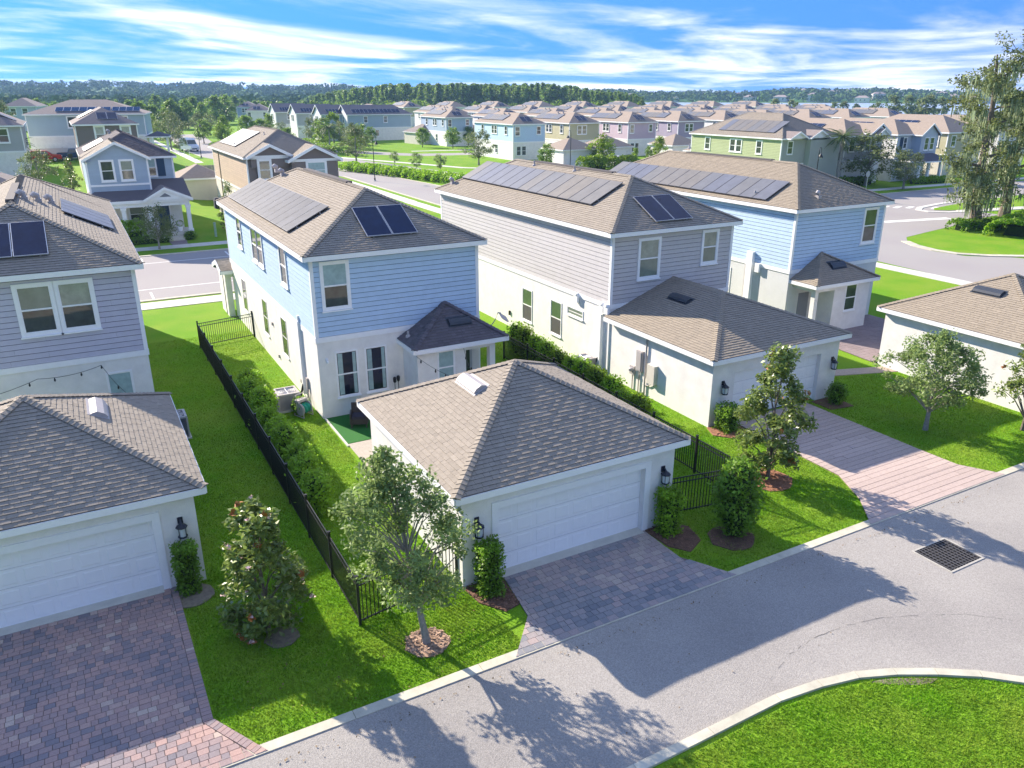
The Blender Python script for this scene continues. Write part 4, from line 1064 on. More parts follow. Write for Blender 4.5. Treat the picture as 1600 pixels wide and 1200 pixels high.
def clumps(seed, z0, z1, prof, K, shell=.55, lean=(0, 0)):
    g = np.random.default_rng(seed); out = []
    while len(out) < K:
        t = g.random(); R = prof(t)
        if g.random() > (R/1.0+.12): continue
        r = R*(shell+(1-shell)*g.random()**.6 if g.random() < .8 else g.random())
        a = g.random()*2*math.pi; r *= .82+.3*g.random()
        out.append((r*math.cos(a)+lean[0]*t, r*math.sin(a)+lean[1]*t, z0+(z1-z0)*t))
    return np.array(out)
def crownmesh(name, seed, cl, n, rc, leaf, mat, wr=.5, flat=.75, upb=.35, tonesd=.16, droop=0., extra=None):
    g = np.random.default_rng(seed+99); K = len(cl); idx = g.integers(0, K, n)
    rad = rc*(.6+.8*g.random(K)); off = g.normal(size=(n, 3)); off /= np.linalg.norm(off, axis=1)[:, None]+1e-9
    off *= (g.random(n)**.45)[:, None]*rad[idx][:, None]; off[:, 2] *= flat
    C = cl[idx]+off
    ct = g.normal(.5, tonesd, K); T = ct[idx]+g.normal(0, .13, n)
    S = leaf*(.7+.6*g.random(n))
    V, T = quads(C, S, seed, wr, upb, T, droop)
    if extra:
        mats = [mat]; mi = [0]*n; Vs = [V]; Ts = [T]
        for k, (m, cnt, sz) in enumerate(extra):
            e = cl[g.integers(0, K, cnt)]; d = e-np.array([0, 0, e[:, 2].mean()]); d /= np.linalg.norm(d, axis=1)[:, None]
            e = e+d*rc*.9
            e = np.repeat(e, 4, 0)+g.normal(size=(cnt*4, 3))*sz*.5
            v2, t2 = quads(e, np.full(cnt*4, sz), seed+k+5, .7, .8); Vs.append(v2); Ts.append(t2); mats.append(m); mi += [k+1]*cnt*4
        return qmesh(name, np.concatenate(Vs), np.concatenate(Ts), mats, mi)
    return qmesh(name, V, T, mat)
def trunkmesh(seed, H, r0, cl, mat, nb=14, fork=.35, lean=(0, 0), top=.85):
    r = random.Random(seed); m = MB(); P = []; n = 8
    for i in range(n+1):
        t = i/n*top; w_ = .03*H*t
        P.append(Vector((lean[0]*t+r.gauss(0, w_*.35), lean[1]*t+r.gauss(0, w_*.35), H*t-(.1 if i == 0 else 0))))
    m.tube(P, [r0*(1.25 if i == 0 else 1)*(1-i/n*.86) for i in range(n+1)], 7)
    ids = list(range(len(cl))); r.shuffle(ids)
    for j in ids[:nb]:
        c = Vector(cl[j]); k = max(1, min(n-1, int(n*min(.95, max(fork, (c.z/H-.22)/top))))); s = P[k]
        mid = s.lerp(c, .5)+Vector((0, 0, .04*H)); rr = r0*(1-k/n*.86)*.55
        m.tube([s, mid, c], [rr, rr*.6, rr*.2], 5)
    return m.mesh('trunk', mat)
PROTO = {}
def plant(name, label, cat, loc, tm, cm, scale=1., rot=0., group=None, trunkname='trunk', crown='crown', sz=None):
    R = thing(name, label, cat, loc, rot, group)
    R.scale = (scale, scale, scale*(sz or 1))
    if tm: link(trunkname, tm, R)
    if cm: link(crown, cm, R)
    return R
ell = lambda w_: (lambda t: w_*math.sqrt(max(.02, 1-(2*t-1)**2)))
egg = lambda w_: (lambda t: w_*(math.sin(math.pi*min(1, t*.93+.07))**.7)*(1.15-.45*t))
cone = lambda w_: (lambda t: w_*(1-t)**.65*min(1, .45+t*4))
# --- the near oak, loose and fine leaved
cl = clumps(21, 1.5, 5.25, egg(1.62), 150, .35, (-.8, .35)); 
plant('oak_tree', 'young loose crowned oak in a mulch ring before the main garage corner', 'tree', (5.85, 14.95, 0), trunkmesh(3, 4.9, .095, cl, BARKG, 60, .3, (-.7, .3)), crownmesh('crown', 21, cl, 11000, .29, .058, LOAK, .5, .9))
cl = clumps(25, 1.3, 4.0, egg(2.1), 120, .35)
plant('oak_tree', 'spreading little oak on the lawn before the right stucco garage', 'tree', (28.6, 17.3, 0), trunkmesh(8, 3.7, .10, cl, BARKG, 36, .3), crownmesh('crown', 25, cl, 9500, .32, .066, LOAK, .5, .85))
# --- magnolias: large glossy leaves, some rusty, some in flower
def magnolia(label, loc, H, w_, seed, n, flowers, z0=.28, prof=None, lean=(0, 0)):
    cl = clumps(seed, z0, H, prof or cone(w_), 70, .45, lean)
    plant('magnolia_tree', label, 'tree', loc, trunkmesh(seed, H, .07, cl, BARK, 24, .12, lean), crownmesh('crown', seed, cl, n, .30, .088, LMAG, .45, .9, .5, .14, 0, [(PETAL, flowers, .055), (RUST, 9, .10)]))
magnolia('magnolia with pink white flowers on the lawn beside the lower left garage', (2.5, 17.3, 0), 3.55, 1.15, 31, 5200, 24, .25, lambda t: 1.15*min(1, .62+t*1.6)*(1-t*.62) if t < .96 else .2)
magnolia('tall narrow magnolia with rusty tip in front of the grey garage door', (19.8, 17.25, 0), 4.85, 1.05, 33, 6400, 3, .35, lambda t: 1.22*(.62+.6*math.sin(math.pi*min(1, t*1.15)))*(1-t*.55))
magnolia('thin magnolia with bare trunk cut by the right picture edge', (32.0, 15.4, 0), 4.6, .95, 35, 2600, 4, 1.4, lambda t: .95*(1-t*.6))
magnolia('magnolia between the gabled pale blue house and the tan house', (13.2, 80.5, .05), 4.6, 1.3, 36, 3000, 12)
magnolia('flowering magnolia on the lawn left of the gabled pale blue house', (.3, 110.5, 1.2), 4.2, 1.25, 37, 2600, 16)
# --- clipped shrubs
def shrub(label, loc, rx, ry, H, seed, n=1500, leaf=.045, mat=LCOL, boxy=True, name='clipped_shrub', sig=.12, cat='shrub', group=None, rot=0.):
    g = np.random.default_rng(seed)
    u = g.random((n*2, 3))*2-1; q = np.abs(u).max(1) if boxy else np.linalg.norm(u, axis=1)
    keep = (q > (.72 if n > 300 else .2)) & (q < 1) if boxy else (q > .6) & (q < 1.02)
    u = u[keep][:n]
    C = np.stack([u[:, 0]*rx, u[:, 1]*ry, (u[:, 2]*.5+.5)*H], 1)+g.normal(size=(len(u), 3))*leaf*1.1
    C[:, 2] = np.maximum(C[:, 2], .02)
    bl = np.array([mnoise.noise(Vector((p[0]*3+seed, p[1]*3, p[2]*3))) for p in C])
    C[:, :2] *= (1+.22*bl)[:, None]
    V, T = quads(C, leaf*(.7+.6*g.random(len(C))), seed, .6, .4, np.clip(.5+bl*.5+g.normal(0, .14, len(C)), 0, 1))
    R = thing(name, label, cat, loc, rot, group)
    link('foliage', qmesh('foliage', V, T, mat), R)
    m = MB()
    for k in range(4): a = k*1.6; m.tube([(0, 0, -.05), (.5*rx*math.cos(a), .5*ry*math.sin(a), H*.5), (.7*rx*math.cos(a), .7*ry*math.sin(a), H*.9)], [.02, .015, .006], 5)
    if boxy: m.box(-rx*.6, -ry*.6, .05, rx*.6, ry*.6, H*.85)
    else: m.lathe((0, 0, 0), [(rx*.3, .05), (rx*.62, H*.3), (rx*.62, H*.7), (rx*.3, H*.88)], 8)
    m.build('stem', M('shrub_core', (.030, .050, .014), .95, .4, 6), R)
    return R
shrub('clipped columnar shrub by the lower left garage lamp', (1.02, 20.05, 0), .27, .24, 1.5, 41, 2600)
shrub('clipped columnar shrub left of the main garage door', (8.15, 16.05, 0), .31, .30, 1.58, 42, 3000)
shrub('clipped columnar shrub right of the main garage door', (14.4, 16.15, 0), .32, .30, 1.52, 43, 3000, mat=LHEDGE)
shrub('low clipped shrub in red bark left of the grey garage door', (21.55, 21.15, 0), .40, .36, 1.1, 44, 2200)
shrub('round dark shrub right of the grey garage door', (27.75, 21.0, 0), .42, .42, 1.0, 45, 1700, boxy=False)
shrub('dark bushy shrub overgrowing the fence end between two driveways', (16.15, 15.1, 0), .74, .68, 2.6, 46, 4200, .06, LCOL, False, 'bush')
shrub('small dark shrub against the main house wall by the air conditioner', (6.95, 31.15, 0), .36, .36, .75, 47, 1400, boxy=False)
# hedges of single bushes
hs_ = ['nearest', 'second', 'third', 'fourth', 'fifth', 'sixth', 'seventh', 'eighth', 'ninth', 'tenth', 'eleventh', 'last']
for i in range(9):
    y = 22.6+i*1.42; x = 5.35+rng.uniform(-.12, .15)
    shrub('bright leafy hedge bush inside the black side yard fence, %s from the alley' % hs_[i], (x, y, 0), .52, .70, 1.28+rng.uniform(-.2, .25), 60+i, 2600, .062, LHEDGE, False, 'hedge_bush', group='hedge bushes inside the side yard fence', cat='bush')
for i in range(11):
    y = 23.9+i*1.0; x = 19.2+rng.uniform(-.15, .15)-.02*i
    shrub('loose bush along the grey house wall, %s from the alley' % hs_[i], (x, y, 0), .5, .62, 1.0+.07*i+rng.uniform(-.15, .2), 80+i, 1500, .06, LHEDGE if i % 3 else LFAR2, False, 'hedge_bush', group='bushes between fence and grey house', cat='bush')
# --- generic trees, shared meshes
def proto(key, fn):
    if key not in PROTO: PROTO[key] = fn()
    return PROTO[key]
def gen(kind, k):
    def mk():
        s = 200+hash_(kind)*13+k
        if kind == 'round': cl = clumps(s, 1.2, 5.0, egg(2.0), 50, .4); return trunkmesh(s, 4.6, .12, cl, BARK, 16), crownmesh('crown', s, cl, 2600, .62, .14, LFAR, .6, .8)
        if kind == 'bright': cl = clumps(s, 1.0, 5.0, egg(1.9), 46, .4); return trunkmesh(s, 4.4, .12, cl, BARK, 14), crownmesh('crown', s, cl, 2400, .62, .14, LFAR2, .6, .8)
        if kind == 'grey': cl = clumps(s, 1.2, 5.0, egg(2.2), 60, .3); return trunkmesh(s, 4.6, .12, cl, BARKG, 20), crownmesh('crown', s, cl, 3200, .5, .10, LFAR3, .5, .9)
        if kind == 'tall': cl = clumps(s, 1.0, 8.0, egg(2.6), 70, .45); return trunkmesh(s, 7.4, .2, cl, BARK, 14), crownmesh('crown', s, cl, 2600, .85, .25, LFAR, .65, .85)
        if kind == 'tallb': cl = clumps(s, 1.0, 8.0, egg(2.5), 64, .45); return trunkmesh(s, 7.4, .2, cl, BARK, 14), crownmesh('crown', s, cl, 2400, .85, .25, LFAR2, .65, .85)
        if kind == 'street': cl = clumps(s, 1.3, 3.6, ell(1.25), 34, .3); return trunkmesh(s, 3.4, .06, cl, BARKG, 12, .4), crownmesh('crown', s, cl, 2000, .36, .085, LOAK, .5, .8)
        if kind == 'mass': cl = clumps(s, .8, 5.0, egg(2.0), 34, .45); return trunkmesh(s, 4.4, .12, cl, BARK, 6), crownmesh('crown', s, cl, 620, .8, .30, LFAR2 if k < 3 else LFAR3, .65, .8)
        if kind == 'pine':
            m = []; g = np.random.default_rng(s)
            for t in np.linspace(.38, 1, 10):
                for j in range(5): a = g.random()*6.3; r = (1.06-t)*5.2*(.5+.6*g.random()); m.append((r*math.cos(a), r*math.sin(a), t*17))
            cl = np.array(m); return trunkmesh(s, 17, .2, cl, BARK, 10, .4, (0, 0), .98), crownmesh('crown', s, cl, 650, 1.25, .62, LPINE, .6, .6)
    return proto((kind, k), mk)
def hash_(s): return sum(ord(c) for c in s) % 97
def tree(kind, label, x, y, H, k=0, z=None, w_=1., name=None, group=None, cat='tree'):
    tm, cm = gen(kind, k % 3); base = {'round': 5.3, 'bright': 5.3, 'grey': 5.3, 'tall': 8.5, 'tallb': 8.5, 'street': 3.9, 'pine': 18}[kind]
    R = plant(name or 'tree', label, cat, (x, y, G(x, y) if z is None else z), tm, cm, H/base, rng.random()*6.28, group)
    R.scale.x *= w_; R.scale.y *= w_
    return R
ORD = 'first second third fourth fifth sixth seventh eighth ninth tenth eleventh twelfth thirteenth fourteenth fifteenth sixteenth seventeenth eighteenth nineteenth'.split()
def ordw(n):
    if n < 20: return ORD[n-1]
    t, u = divmod(n, 10); w_ = {2: 'twent', 3: 'thirt', 4: 'fort'}[t]
    return w_+'ieth' if u == 0 else w_+'y '+ORD[u-1]
tree('grey', 'young street tree with pale loose crown before the navy front door', 5.9, 73.9, 4.1, 0, name='street_tree')
tree('grey', 'bushy grey green oak left of the gabled pale blue house', -3.2, 117, 4.9, 1, z=1.4, w_=1.15)
tree('grey', 'broad dark oak beside the tall street lamp on the cross street', 48.3, 148.5, 7.0, 2, w_=1.2)
tree('grey', 'large loose tree in front of the pale blue house with tan roof', 67.4, 135, 6.6, 1, w_=1.25)
tree('street', 'small rusty young tree on the green, first of three', 51.7, 137.4, 3.0, 0, name='young_tree')
tree('street', 'small dark young tree on the green, middle of three', 51.6, 126.8, 3.4, 1, w_=1.1, name='young_tree')
tree('street', 'small young tree on the green, nearest of three', 53.8, 121.9, 3.5, 2, w_=1.1, name='young_tree')
tree('grey', 'street tree hiding the house fronts beside the palm, near the corner', 101.5, 77.5, 8.0, 0, w_=1.3, name='street_tree')
tree('grey', 'rounded street tree on the verge before the blue gabled house', 102.4, 72, 5.6, 1, w_=1.35, name='street_tree')
tree('bright', 'fresh green bushy tree by the garage of the olive house', 86.2, 122.3, 6.0, 0, w_=1.15)
tree('round', 'slim green tree behind the lamp by the first far garage', 73.6, 121, 4.8, 1, w_=.85)
tree('bright', 'light feathery tree before the violet house corner', 98.4, 121, 5.0, 1, w_=1.1)
tree('round', 'small dark conifer like tree by the violet house garage', 92.2, 120.3, 3.4, 0, w_=.6)
tree('round', 'narrow dark tree right of the violet house garage', 95.0, 119.8, 3.8, 1, w_=.55)
tree('grey', 'dense grey green tree beside the parked white van', 22.4, 206, 9.6, 0, w_=1.0)
tree('round', 'tree on the verge left of the white van, fuller and taller', 20.5, 226, 8.0, 1)
tree('grey', 'small silvery tree touching the van side', 23.0, 196, 4.2, 2)
ll = [('round', 45, 232, 7.4, 'leafy tree right of the island shrubs, before the far blue hip house'), ('bright', 41.5, 246, 6.5, 'bright tree on the island rim beyond the tan house roof'), ('grey', 37, 262, 7, 'pale street tree on the far island, left one'), ('grey', 41, 268, 7, 'pale street tree on the far island, right one'),
      ('grey', 58, 214, 7, 'grey tree before the white gabled house row, left one'), ('round', 57, 200, 7.2, 'dark rounded tree before the white gabled house row'), ('grey', 60, 196, 6.6, 'loose tree left of the short palm'), ('round', 62, 187, 6.4, 'green tree right of the short palm'), ('bright', 63.5, 213, 8, 'tall bright tree between two far gabled houses'),
      ('grey', 50, 214, 6, 'grey street tree behind the parked cars'), ('round', -13, 205, 8, 'tree behind the pale blue wide house, at its left'), ('grey', -9.5, 190, 8.4, 'pale tree left of the wide pale blue house'),
      ('round', 77.5, 186, 5, 'small tree right of the low grey garage'), ('round', 82, 178, 5.4, 'bushy green tree between low garages'), ('round', 106, 113, 4.2, 'dark shrub tree before the lilac garage'), ('bright', 121, 126, 4.5, 'pale tree behind the second garage roof')]
for i, (k, x, y, H, lb) in enumerate(ll): tree(k, lb, x, y, H, i)
for i, (x, y, H, k) in enumerate([(46, 190, 5.5, 'round'), (44.5, 204, 6, 'grey'), (54, 190, 5.6, 'bright'), (48, 228, 6.5, 'round'), (52, 236, 7, 'bright'), (33, 228, 6.4, 'round'), (36.5, 220, 6, 'bright'), (30, 262, 7.5, 'grey'), (26, 290, 8.5, 'tall'), (19, 262, 8.5, 'round'), (17.8, 246, 8, 'grey'), (66, 205, 5.5, 'grey'), (58, 178, 5, 'bright'), (72, 208, 4.6, 'round'), (90, 186, 5, 'round'), (88, 150, 4, 'bright'), (101, 150, 4.4, 'round'), (114, 121, 4, 'round')]):
    tree(k, 'garden tree among the middle distance houses, %s of those counted from the left street' % ordw(i+1), x, y, H, i)
# belt of big trees behind the street on the left
side = ['left of the street end', 'behind the van', 'behind the tan house', 'above the wide pale house', 'beyond the blue hip house']
n_ = 0
for i in range(40):
    az = -33.2+i*.42+rng.uniform(-.15, .15); d = rng.uniform(285, 420)
    if 34 < i: d = rng.uniform(380, 520)
    x, y = polar(az, d); H = rng.uniform(8, 12.2) if i < 36 else rng.uniform(7, 10)
    if i < 12: H *= .86
    tree(('tall', 'tallb', 'tall', 'tall')[rng.randrange(4)], 'big leafy tree in the belt behind the far left houses, %s from the left' % ordw(i+1), x, y, H, i, z=0, group='tree belt behind the far left houses', w_=1.15)
MS = []
for i in range(150):
    az = rng.uniform(-20, 9); d = rng.uniform(455, 482) if az > -13 else rng.uniform(430, 560); x, y = polar(az, d); MS.append((x, y, rng.uniform(1.1, 1.65), rng.randrange(3)))
# live oaks by the lake
SHORE = []
for i in range(30):
    az = 17.0+i*.70+rng.uniform(-.2, .2); x, y = polar(az, rng.uniform(430, 505))
    H = rng.uniform(5.0, 7.6)
    if 24.0 < az < 27.6: H = rng.uniform(8, 9.5)
    if 28.2 < az < 30.4: H = 3.6
    SHORE.append((x, y, H/5.3*1.25, rng.randrange(3)))
for i in range(5):
    x, y = polar(11.5+i*.7, 430); tree('grey', 'dark live oak rising behind the far tan roofs, %s from the left' % ordw(i+1), x, y, 7.4-abs(i-2)*.8, i, z=0, group='live oaks behind the far roofs', w_=1.6)
# pine wood: one mass
def scatter_mass(name, pts, tm_cm, kind='stuff', zf=None):
    Vs, Ts = [], []; g = np.random.default_rng(5); tv = MB()
    for (x, y, s, k) in pts:
        tm, cm = tm_cm[k % len(tm_cm)]; n = len(cm.vertices); v_ = np.empty(n*3, np.float32); cm.vertices.foreach_get('co', v_); v_ = v_.reshape(-1, 3).copy()
        t_ = np.empty(n, np.float32); cm.attributes['tone'].data.foreach_get('value', t_)
        a = g.random()*6.3; c, q = math.cos(a), math.sin(a); v2 = v_.copy(); v2[:, 0] = v_[:, 0]*c-v_[:, 1]*q; v2[:, 1] = v_[:, 0]*q+v_[:, 1]*c
        Vs.append(v2*s+np.array([x, y, zf(x, y) if zf else 0.])); Ts.append(np.clip(t_+g.normal(0, .12), 0, 1))
    return link(name, qmesh(name, np.concatenate(Vs), np.concatenate(Ts), tm_cm[0][1].materials[0]), None, kind)
pines = [gen('pine', k) for k in range(3)]
P_ = []
for i in range(620):
    az = rng.uniform(-13.6, 9.0); d = 490+rng.random()**1.3*190
    edge = min(1, (az+13.6)/5.5, (9.0-az)/6.5)
    x, y = polar(az, d); s = (.52+.40*max(.0, edge)**.7)*rng.uniform(.86, 1.1)
    P_.append((x, y, s, rng.randrange(3)))
o = scatter_mass('pine_wood', P_, pines); tag(o, 'dark pine wood standing beyond the far tan roofs', 'wood')
o = scatter_mass('tree_line', MS, [gen('mass', k) for k in range(3)]); tag(o, 'bright leafy trees in front of the pine wood foot', 'wood')
o = scatter_mass('shore_trees', SHORE, [gen('mass', k) for k in (3, 4, 5)]); tag(o, 'dark live oaks along the near lake shore', 'wood')
# far hills with their woods
def hills(name, az0, az1, d0, hf, rows, mat):
    b = MB(); v_ = []; nA = 70
    for j in range(rows+1):
        for i in range(nA+1):
            az = az0+(az1-az0)*i/nA; d = d0+j*90
            x, y = polar(az, d); v_.append((x, y, hf(az)*math.sin(min(1, j/rows*1.3)*math.pi/2)-(2 if j == 0 else 0)))
    b.add(v_, [(j*(nA+1)+i, j*(nA+1)+i+1, (j+1)*(nA+1)+i+1, (j+1)*(nA+1)+i) for j in range(rows) for i in range(nA)])
    return b.build(name, mat, None, True, 'structure')
def hL(az): return 15+6*math.cos((az+33)*.07)+1.6*math.sin(az*.9)
def hR(az): return 7+2.5*math.sin(az*.35+.4)+1.2*math.sin(az*1.1)
hills('hill', -46, 4, 980, hL, 9, FARG)
hills('hill', 0, 46, 1046, hR, 8, FARG)
g_ = np.random.default_rng(77)
def wood(name, az0, az1, d0, d1, n, hf, dd, rows, label, hh=(4.5, 9), clear=None, mat=None):
    mat = mat or M('leaf_wood', (.10, .165, .04), .9, .12, .05, tone=.4, spec=.02)
    Cs, Ss, Tt = [], [], []
    for i in range(n):
        az = g_.uniform(az0, az1); d = d0+(d1-d0)*g_.random()
        if clear and mnoise.noise(Vector((az*.9, d*.008, 3))) > clear: continue
        x, y = polar(az, d); j = max(0, (d-dd)/90); z = hf(az)*math.sin(min(1, j/rows*1.3)*math.pi/2) if hf else 0
        H = g_.uniform(*hh); m = 26; o_ = g_.normal(size=(m, 3)); o_ /= np.linalg.norm(o_, axis=1)[:, None]
        o_ *= (g_.random(m)**.3)[:, None]*np.array([H*.62, H*.62, H*.42]); o_[:, 2] = np.abs(o_[:, 2]+H*.5)
        Cs.append(o_+np.array([x, y, z])); Ss.append(np.full(m, H*.20)); Tt.append(np.clip(g_.normal(.45, .2)+g_.normal(0, .08, m), 0, 1))
    V, T = quads(np.concatenate(Cs), np.concatenate(Ss), 9, .75, .5, np.concatenate(Tt))
    o = link(name, qmesh(name, V, T, mat), None, 'stuff'); tag(o, label, 'wood'); return o
wood('hill_wood', -42, 3, 560, 1500, 2300, lambda a: hL(a), 980, 9, 'blue green woods covering the far left hills', (7, 12))
wood('hill_wood', -1, 42, 1052, 1640, 2100, lambda a: hR(a), 1046, 8, 'wooded hills beyond the lake', (6, 12), .34)
# houses on the far shore
FW = M('far_white', (.62, .61, .58), .8, .1, .2); FRF = M('far_roof', (.34, .28, .25), .9, .1, .2)
fh = []
for i in range(34):
    az = 2.0+i*1.0+rng.uniform(-.3, .3); d = rng.choice([1075, 1110, 1180, 1290, 1420]); x, y = polar(az, d); j = (d-1046)/90; z = hR(az)*math.sin(min(1, j/8*1.3)*math.pi/2)+1.0
    R = thing('far_house', 'tiny pale house among the woods across the lake, %s from the left' % ordw(i+1), 'house', (x, y, z), -YAW-math.radians(az)+rng.uniform(-.3, .3), group='houses across the lake')
    w_, dp, h = rng.uniform(9, 18), rng.uniform(8, 11), rng.uniform(3.4, 6.5)
    m = MB(); m.box(-w_/2, -dp/2, -4, w_/2, dp/2, h); m.build('wall', FW, R)
    m = MB(); gg_ = hip(-w_/2-.5, -dp/2-.5, w_/2+.5, dp/2+.5, h, .5)
    for f_ in gg_['faces']: m.poly(f_)
    m.build('roof', FRF, R)
    m = MB(); 
    for q in range(3): m.box(-w_/2+1+q*w_/3.2, -dp/2-.06, 1.0, -w_/2+2.4+q*w_/3.2, -dp/2+.02, 2.4)
    m.build('window', GLASS, R)
# --- palms
def palm(label, loc, H, fr, seed, n=26):
    R = thing('palm_tree', label, 'palm tree', loc); r = random.Random(seed)
    m = MB(); P = [Vector((.02*i*r.uniform(-1, 1), .02*i*r.uniform(-1, 1), H*.72*i/8-(.1 if i == 0 else 0))) for i in range(9)]
    m.tube(P, [.2-.008*i for i in range(9)], 8); m.build('trunk', BARKG, R)
    m = MB(); t = P[-1]
    for k in range(n):
        a = k*2.399; el = .95-1.5*(k/n); Lf = fr*r.uniform(.8, 1.05); d = Vector((math.cos(a)*math.cos(el), math.sin(a)*math.cos(el), math.sin(el)))
        s = Vector((-math.sin(a), math.cos(a), 0)); q = []; p = t.copy()
        for i in range(9): q.append(p.copy()); p = p+d*(Lf/8); d = (d+Vector((0, 0, -.16))).normalized()
        m.tube(q, [.03*(1-i/9)+.005 for i in range(9)], 4)
        for i in range(1, 34):
            f_ = i/33*7.9; i0 = min(7, int(f_)); c = q[i0].lerp(q[i0+1], f_-i0); ll_ = .42*fr/2.2*math.sin(math.pi*min(1, i/33*.9+.12))
            dd_ = (q[i0+1]-q[i0]).normalized()
            for sg in (-1, 1):
                e = c+(s*sg*.9+dd_*.5+Vector((0, 0, -.35))).normalized()*ll_
                m.add([c-dd_*.03, c+dd_*.03, e], [(0, 1, 2)], 0, r.random())
    m.build('fronds', LPALM, R); return R
palm('tall feathery palm by the grey green house on the front street', (94.7, 77, 0), 9.6, 3.4, 3, 30)
palm('short palm in the far garden behind the tan house roof', (51.6, 176.5, 0), 7.6, 2.8, 5)
palm('small palm behind the white fence of the wide pale blue house', (-5.4, 139, 2.5), 4.2, 2.4, 7, 18)
# --- two big mossy trees
def mossy(label, loc, H, seed, lean, w_, nl=11):
    g = np.random.default_rng(seed); r = random.Random(seed)
    R = thing('mossy_oak', label, 'tree', loc)
    tm = MB(); P = []
    for i in range(11): t = i/10; P.append(Vector((lean[0]*t+.3*math.sin(t*7+seed), lean[1]*t+.25*math.cos(t*6+seed), H*.9*t-(.2 if i == 0 else 0))))
    tm.tube(P, [(.72 if i == 0 else .52)*(1-i/10*.84) for i in range(11)], 10)
    cl = []
    for j in range(nl):   # limbs, each with its own tufts
        t0 = .26+.66*j/nl; k = int(t0*10); s = P[k].lerp(P[k+1], t0*10-k); a = j*2.4+seed+r.uniform(-.4, .4); ln = w_*(1.25-.65*t0)*r.uniform(.75, 1.25)
        d = Vector((math.cos(a), math.sin(a), r.uniform(.25, .8))).normalized(); q = [s]; p = s.copy()
        for i in range(5): p = p+d*(ln/5); d = (d+Vector((r.gauss(0, .22), r.gauss(0, .22), r.gauss(.05, .2)))).normalized(); q.append(p.copy())
        rr = .52*(1-t0*.84)*.5; tm.tube(q, [rr, rr*.8, rr*.6, rr*.45, rr*.3, .04], 6)
        for i in range(2, 6):
            for _ in range(3): cl.append(q[i]+Vector((r.gauss(0, .55), r.gauss(0, .55), r.gauss(.15, .5))))
    for t in (.55, .68, .8, .9, 1.0):
        for _ in range(5): k = min(9, int(t*10)); cl.append(P[k]+Vector((r.gauss(0, .8), r.gauss(0, .8), r.gauss(.3, .6))))
    for t in (.2, .28, .36, .44):
        for _ in range(9): cl.append(P[int(t*10)]+Vector((r.gauss(-1.1, 1.2), r.gauss(0, 1.1), r.gauss(.2, .8))))
    tm.build('trunk', BARK, R); cl = np.array([tuple(c) for c in cl])
    link('crown', crownmesh('crown', seed, cl, 9500, .72, .150, leafm('leaf_live_oak', (.17, .205, .065)), .5, .8, .35, .2), R)
    Vs, Ts = [], []
    for c in cl:
        if r.random() < .45 or c[2] > .86*H: continue
        n = 13; ln = r.uniform(.7, 2.2); off = g.normal(size=(n, 2))*.33
        for i in range(n):
            l_ = ln*r.uniform(.35, 1); x, y = c[0]+off[i, 0], c[1]+off[i, 1]; z = c[2]-.1; wdt = r.uniform(.04, .08); a = r.random()*3.14; dx, dy = wdt*math.cos(a), wdt*math.sin(a)
            Vs += [(x-dx, y-dy, z), (x+dx, y+dy, z), (x+dx*.6+off[i, 0]*.1, y+dy*.6, z-l_*.6), (x-dx*.6, y-dy*.6, z-l_*.6), (x-dx*.6, y-dy*.6, z-l_*.6), (x+dx*.6+off[i, 0]*.1, y+dy*.6, z-l_*.6), (x+.03, y, z-l_), (x-.03, y, z-l_)]
            q = r.random(); Ts += [q]*8
    link('hanging_moss', qmesh('hanging_moss', np.array(Vs), np.array(Ts), LMOSS), R)
mossy('huge old oak hung with grey moss on the grass island, left of the pair', (78.5, 46.5, 0), 17.8, 4, (-1.2, .6), 5.2, 12)
mossy('huge old oak hung with grey moss behind the island, right of the pair, thicker trunk', (86.0, 48.5, 0), 18.8, 9, (.8, -.4), 6.0, 14)
# hedges and beds further off
def hedge(label, pts, wd, H, seed, mat=LHEDGE, n=2600, leaf=.10, name='hedge'):
    g = np.random.default_rng(seed); P = np.array(pts, float); seg = np.linalg.norm(np.diff(P, axis=0), axis=1); cum = np.r_[0, np.cumsum(seg)]
    s = g.random(n)*cum[-1]; i = np.clip(np.searchsorted(cum, s)-1, 0, len(seg)-1); f_ = ((s-cum[i])/seg[i])[:, None]
    c = P[i]*(1-f_)+P[i+1]*f_; d = (P[i+1]-P[i])/seg[i][:, None]; nn = np.stack([-d[:, 1], d[:, 0]], 1)
    a = g.random(n)*math.pi; lump = np.array([1+.28*mnoise.noise(Vector((x*.8, y*.8, seed))) for x, y in c])
    off = np.cos(a)*wd/2*lump; z = np.sin(a)**.6*H*lump*(.75+.25*g.random(n))
    C = np.concatenate([c+nn*off[:, None], z[:, None]+.02], 1)
    C[:, 2] += np.array([G(x, y) for x, y in C[:, :2]])
    V, T = quads(C, leaf*(.7+.6*g.random(n)), seed, .6, .5, np.clip(lump-.5+g.normal(0, .16, n), 0, 1))
    R = thing(name, label, 'hedge', (0, 0, 0)); link('foliage', qmesh('foliage', V, T, mat), R)
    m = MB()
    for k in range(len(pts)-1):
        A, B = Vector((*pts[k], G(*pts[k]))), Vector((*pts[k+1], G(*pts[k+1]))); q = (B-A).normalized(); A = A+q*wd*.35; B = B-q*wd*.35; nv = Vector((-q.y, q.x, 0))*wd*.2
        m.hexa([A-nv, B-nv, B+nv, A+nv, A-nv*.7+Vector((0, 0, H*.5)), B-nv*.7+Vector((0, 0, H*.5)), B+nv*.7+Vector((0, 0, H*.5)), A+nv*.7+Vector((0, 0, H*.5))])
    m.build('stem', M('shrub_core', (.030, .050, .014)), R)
    return R
hedge('long grassy hedge along the cross street green', [(42.5, 137), (45.5, 128), (48.0, 118.5), (50.3, 109.5), (51.5, 104)], 3.4, 1.5, 3, LHEDGE, 7000, .17)
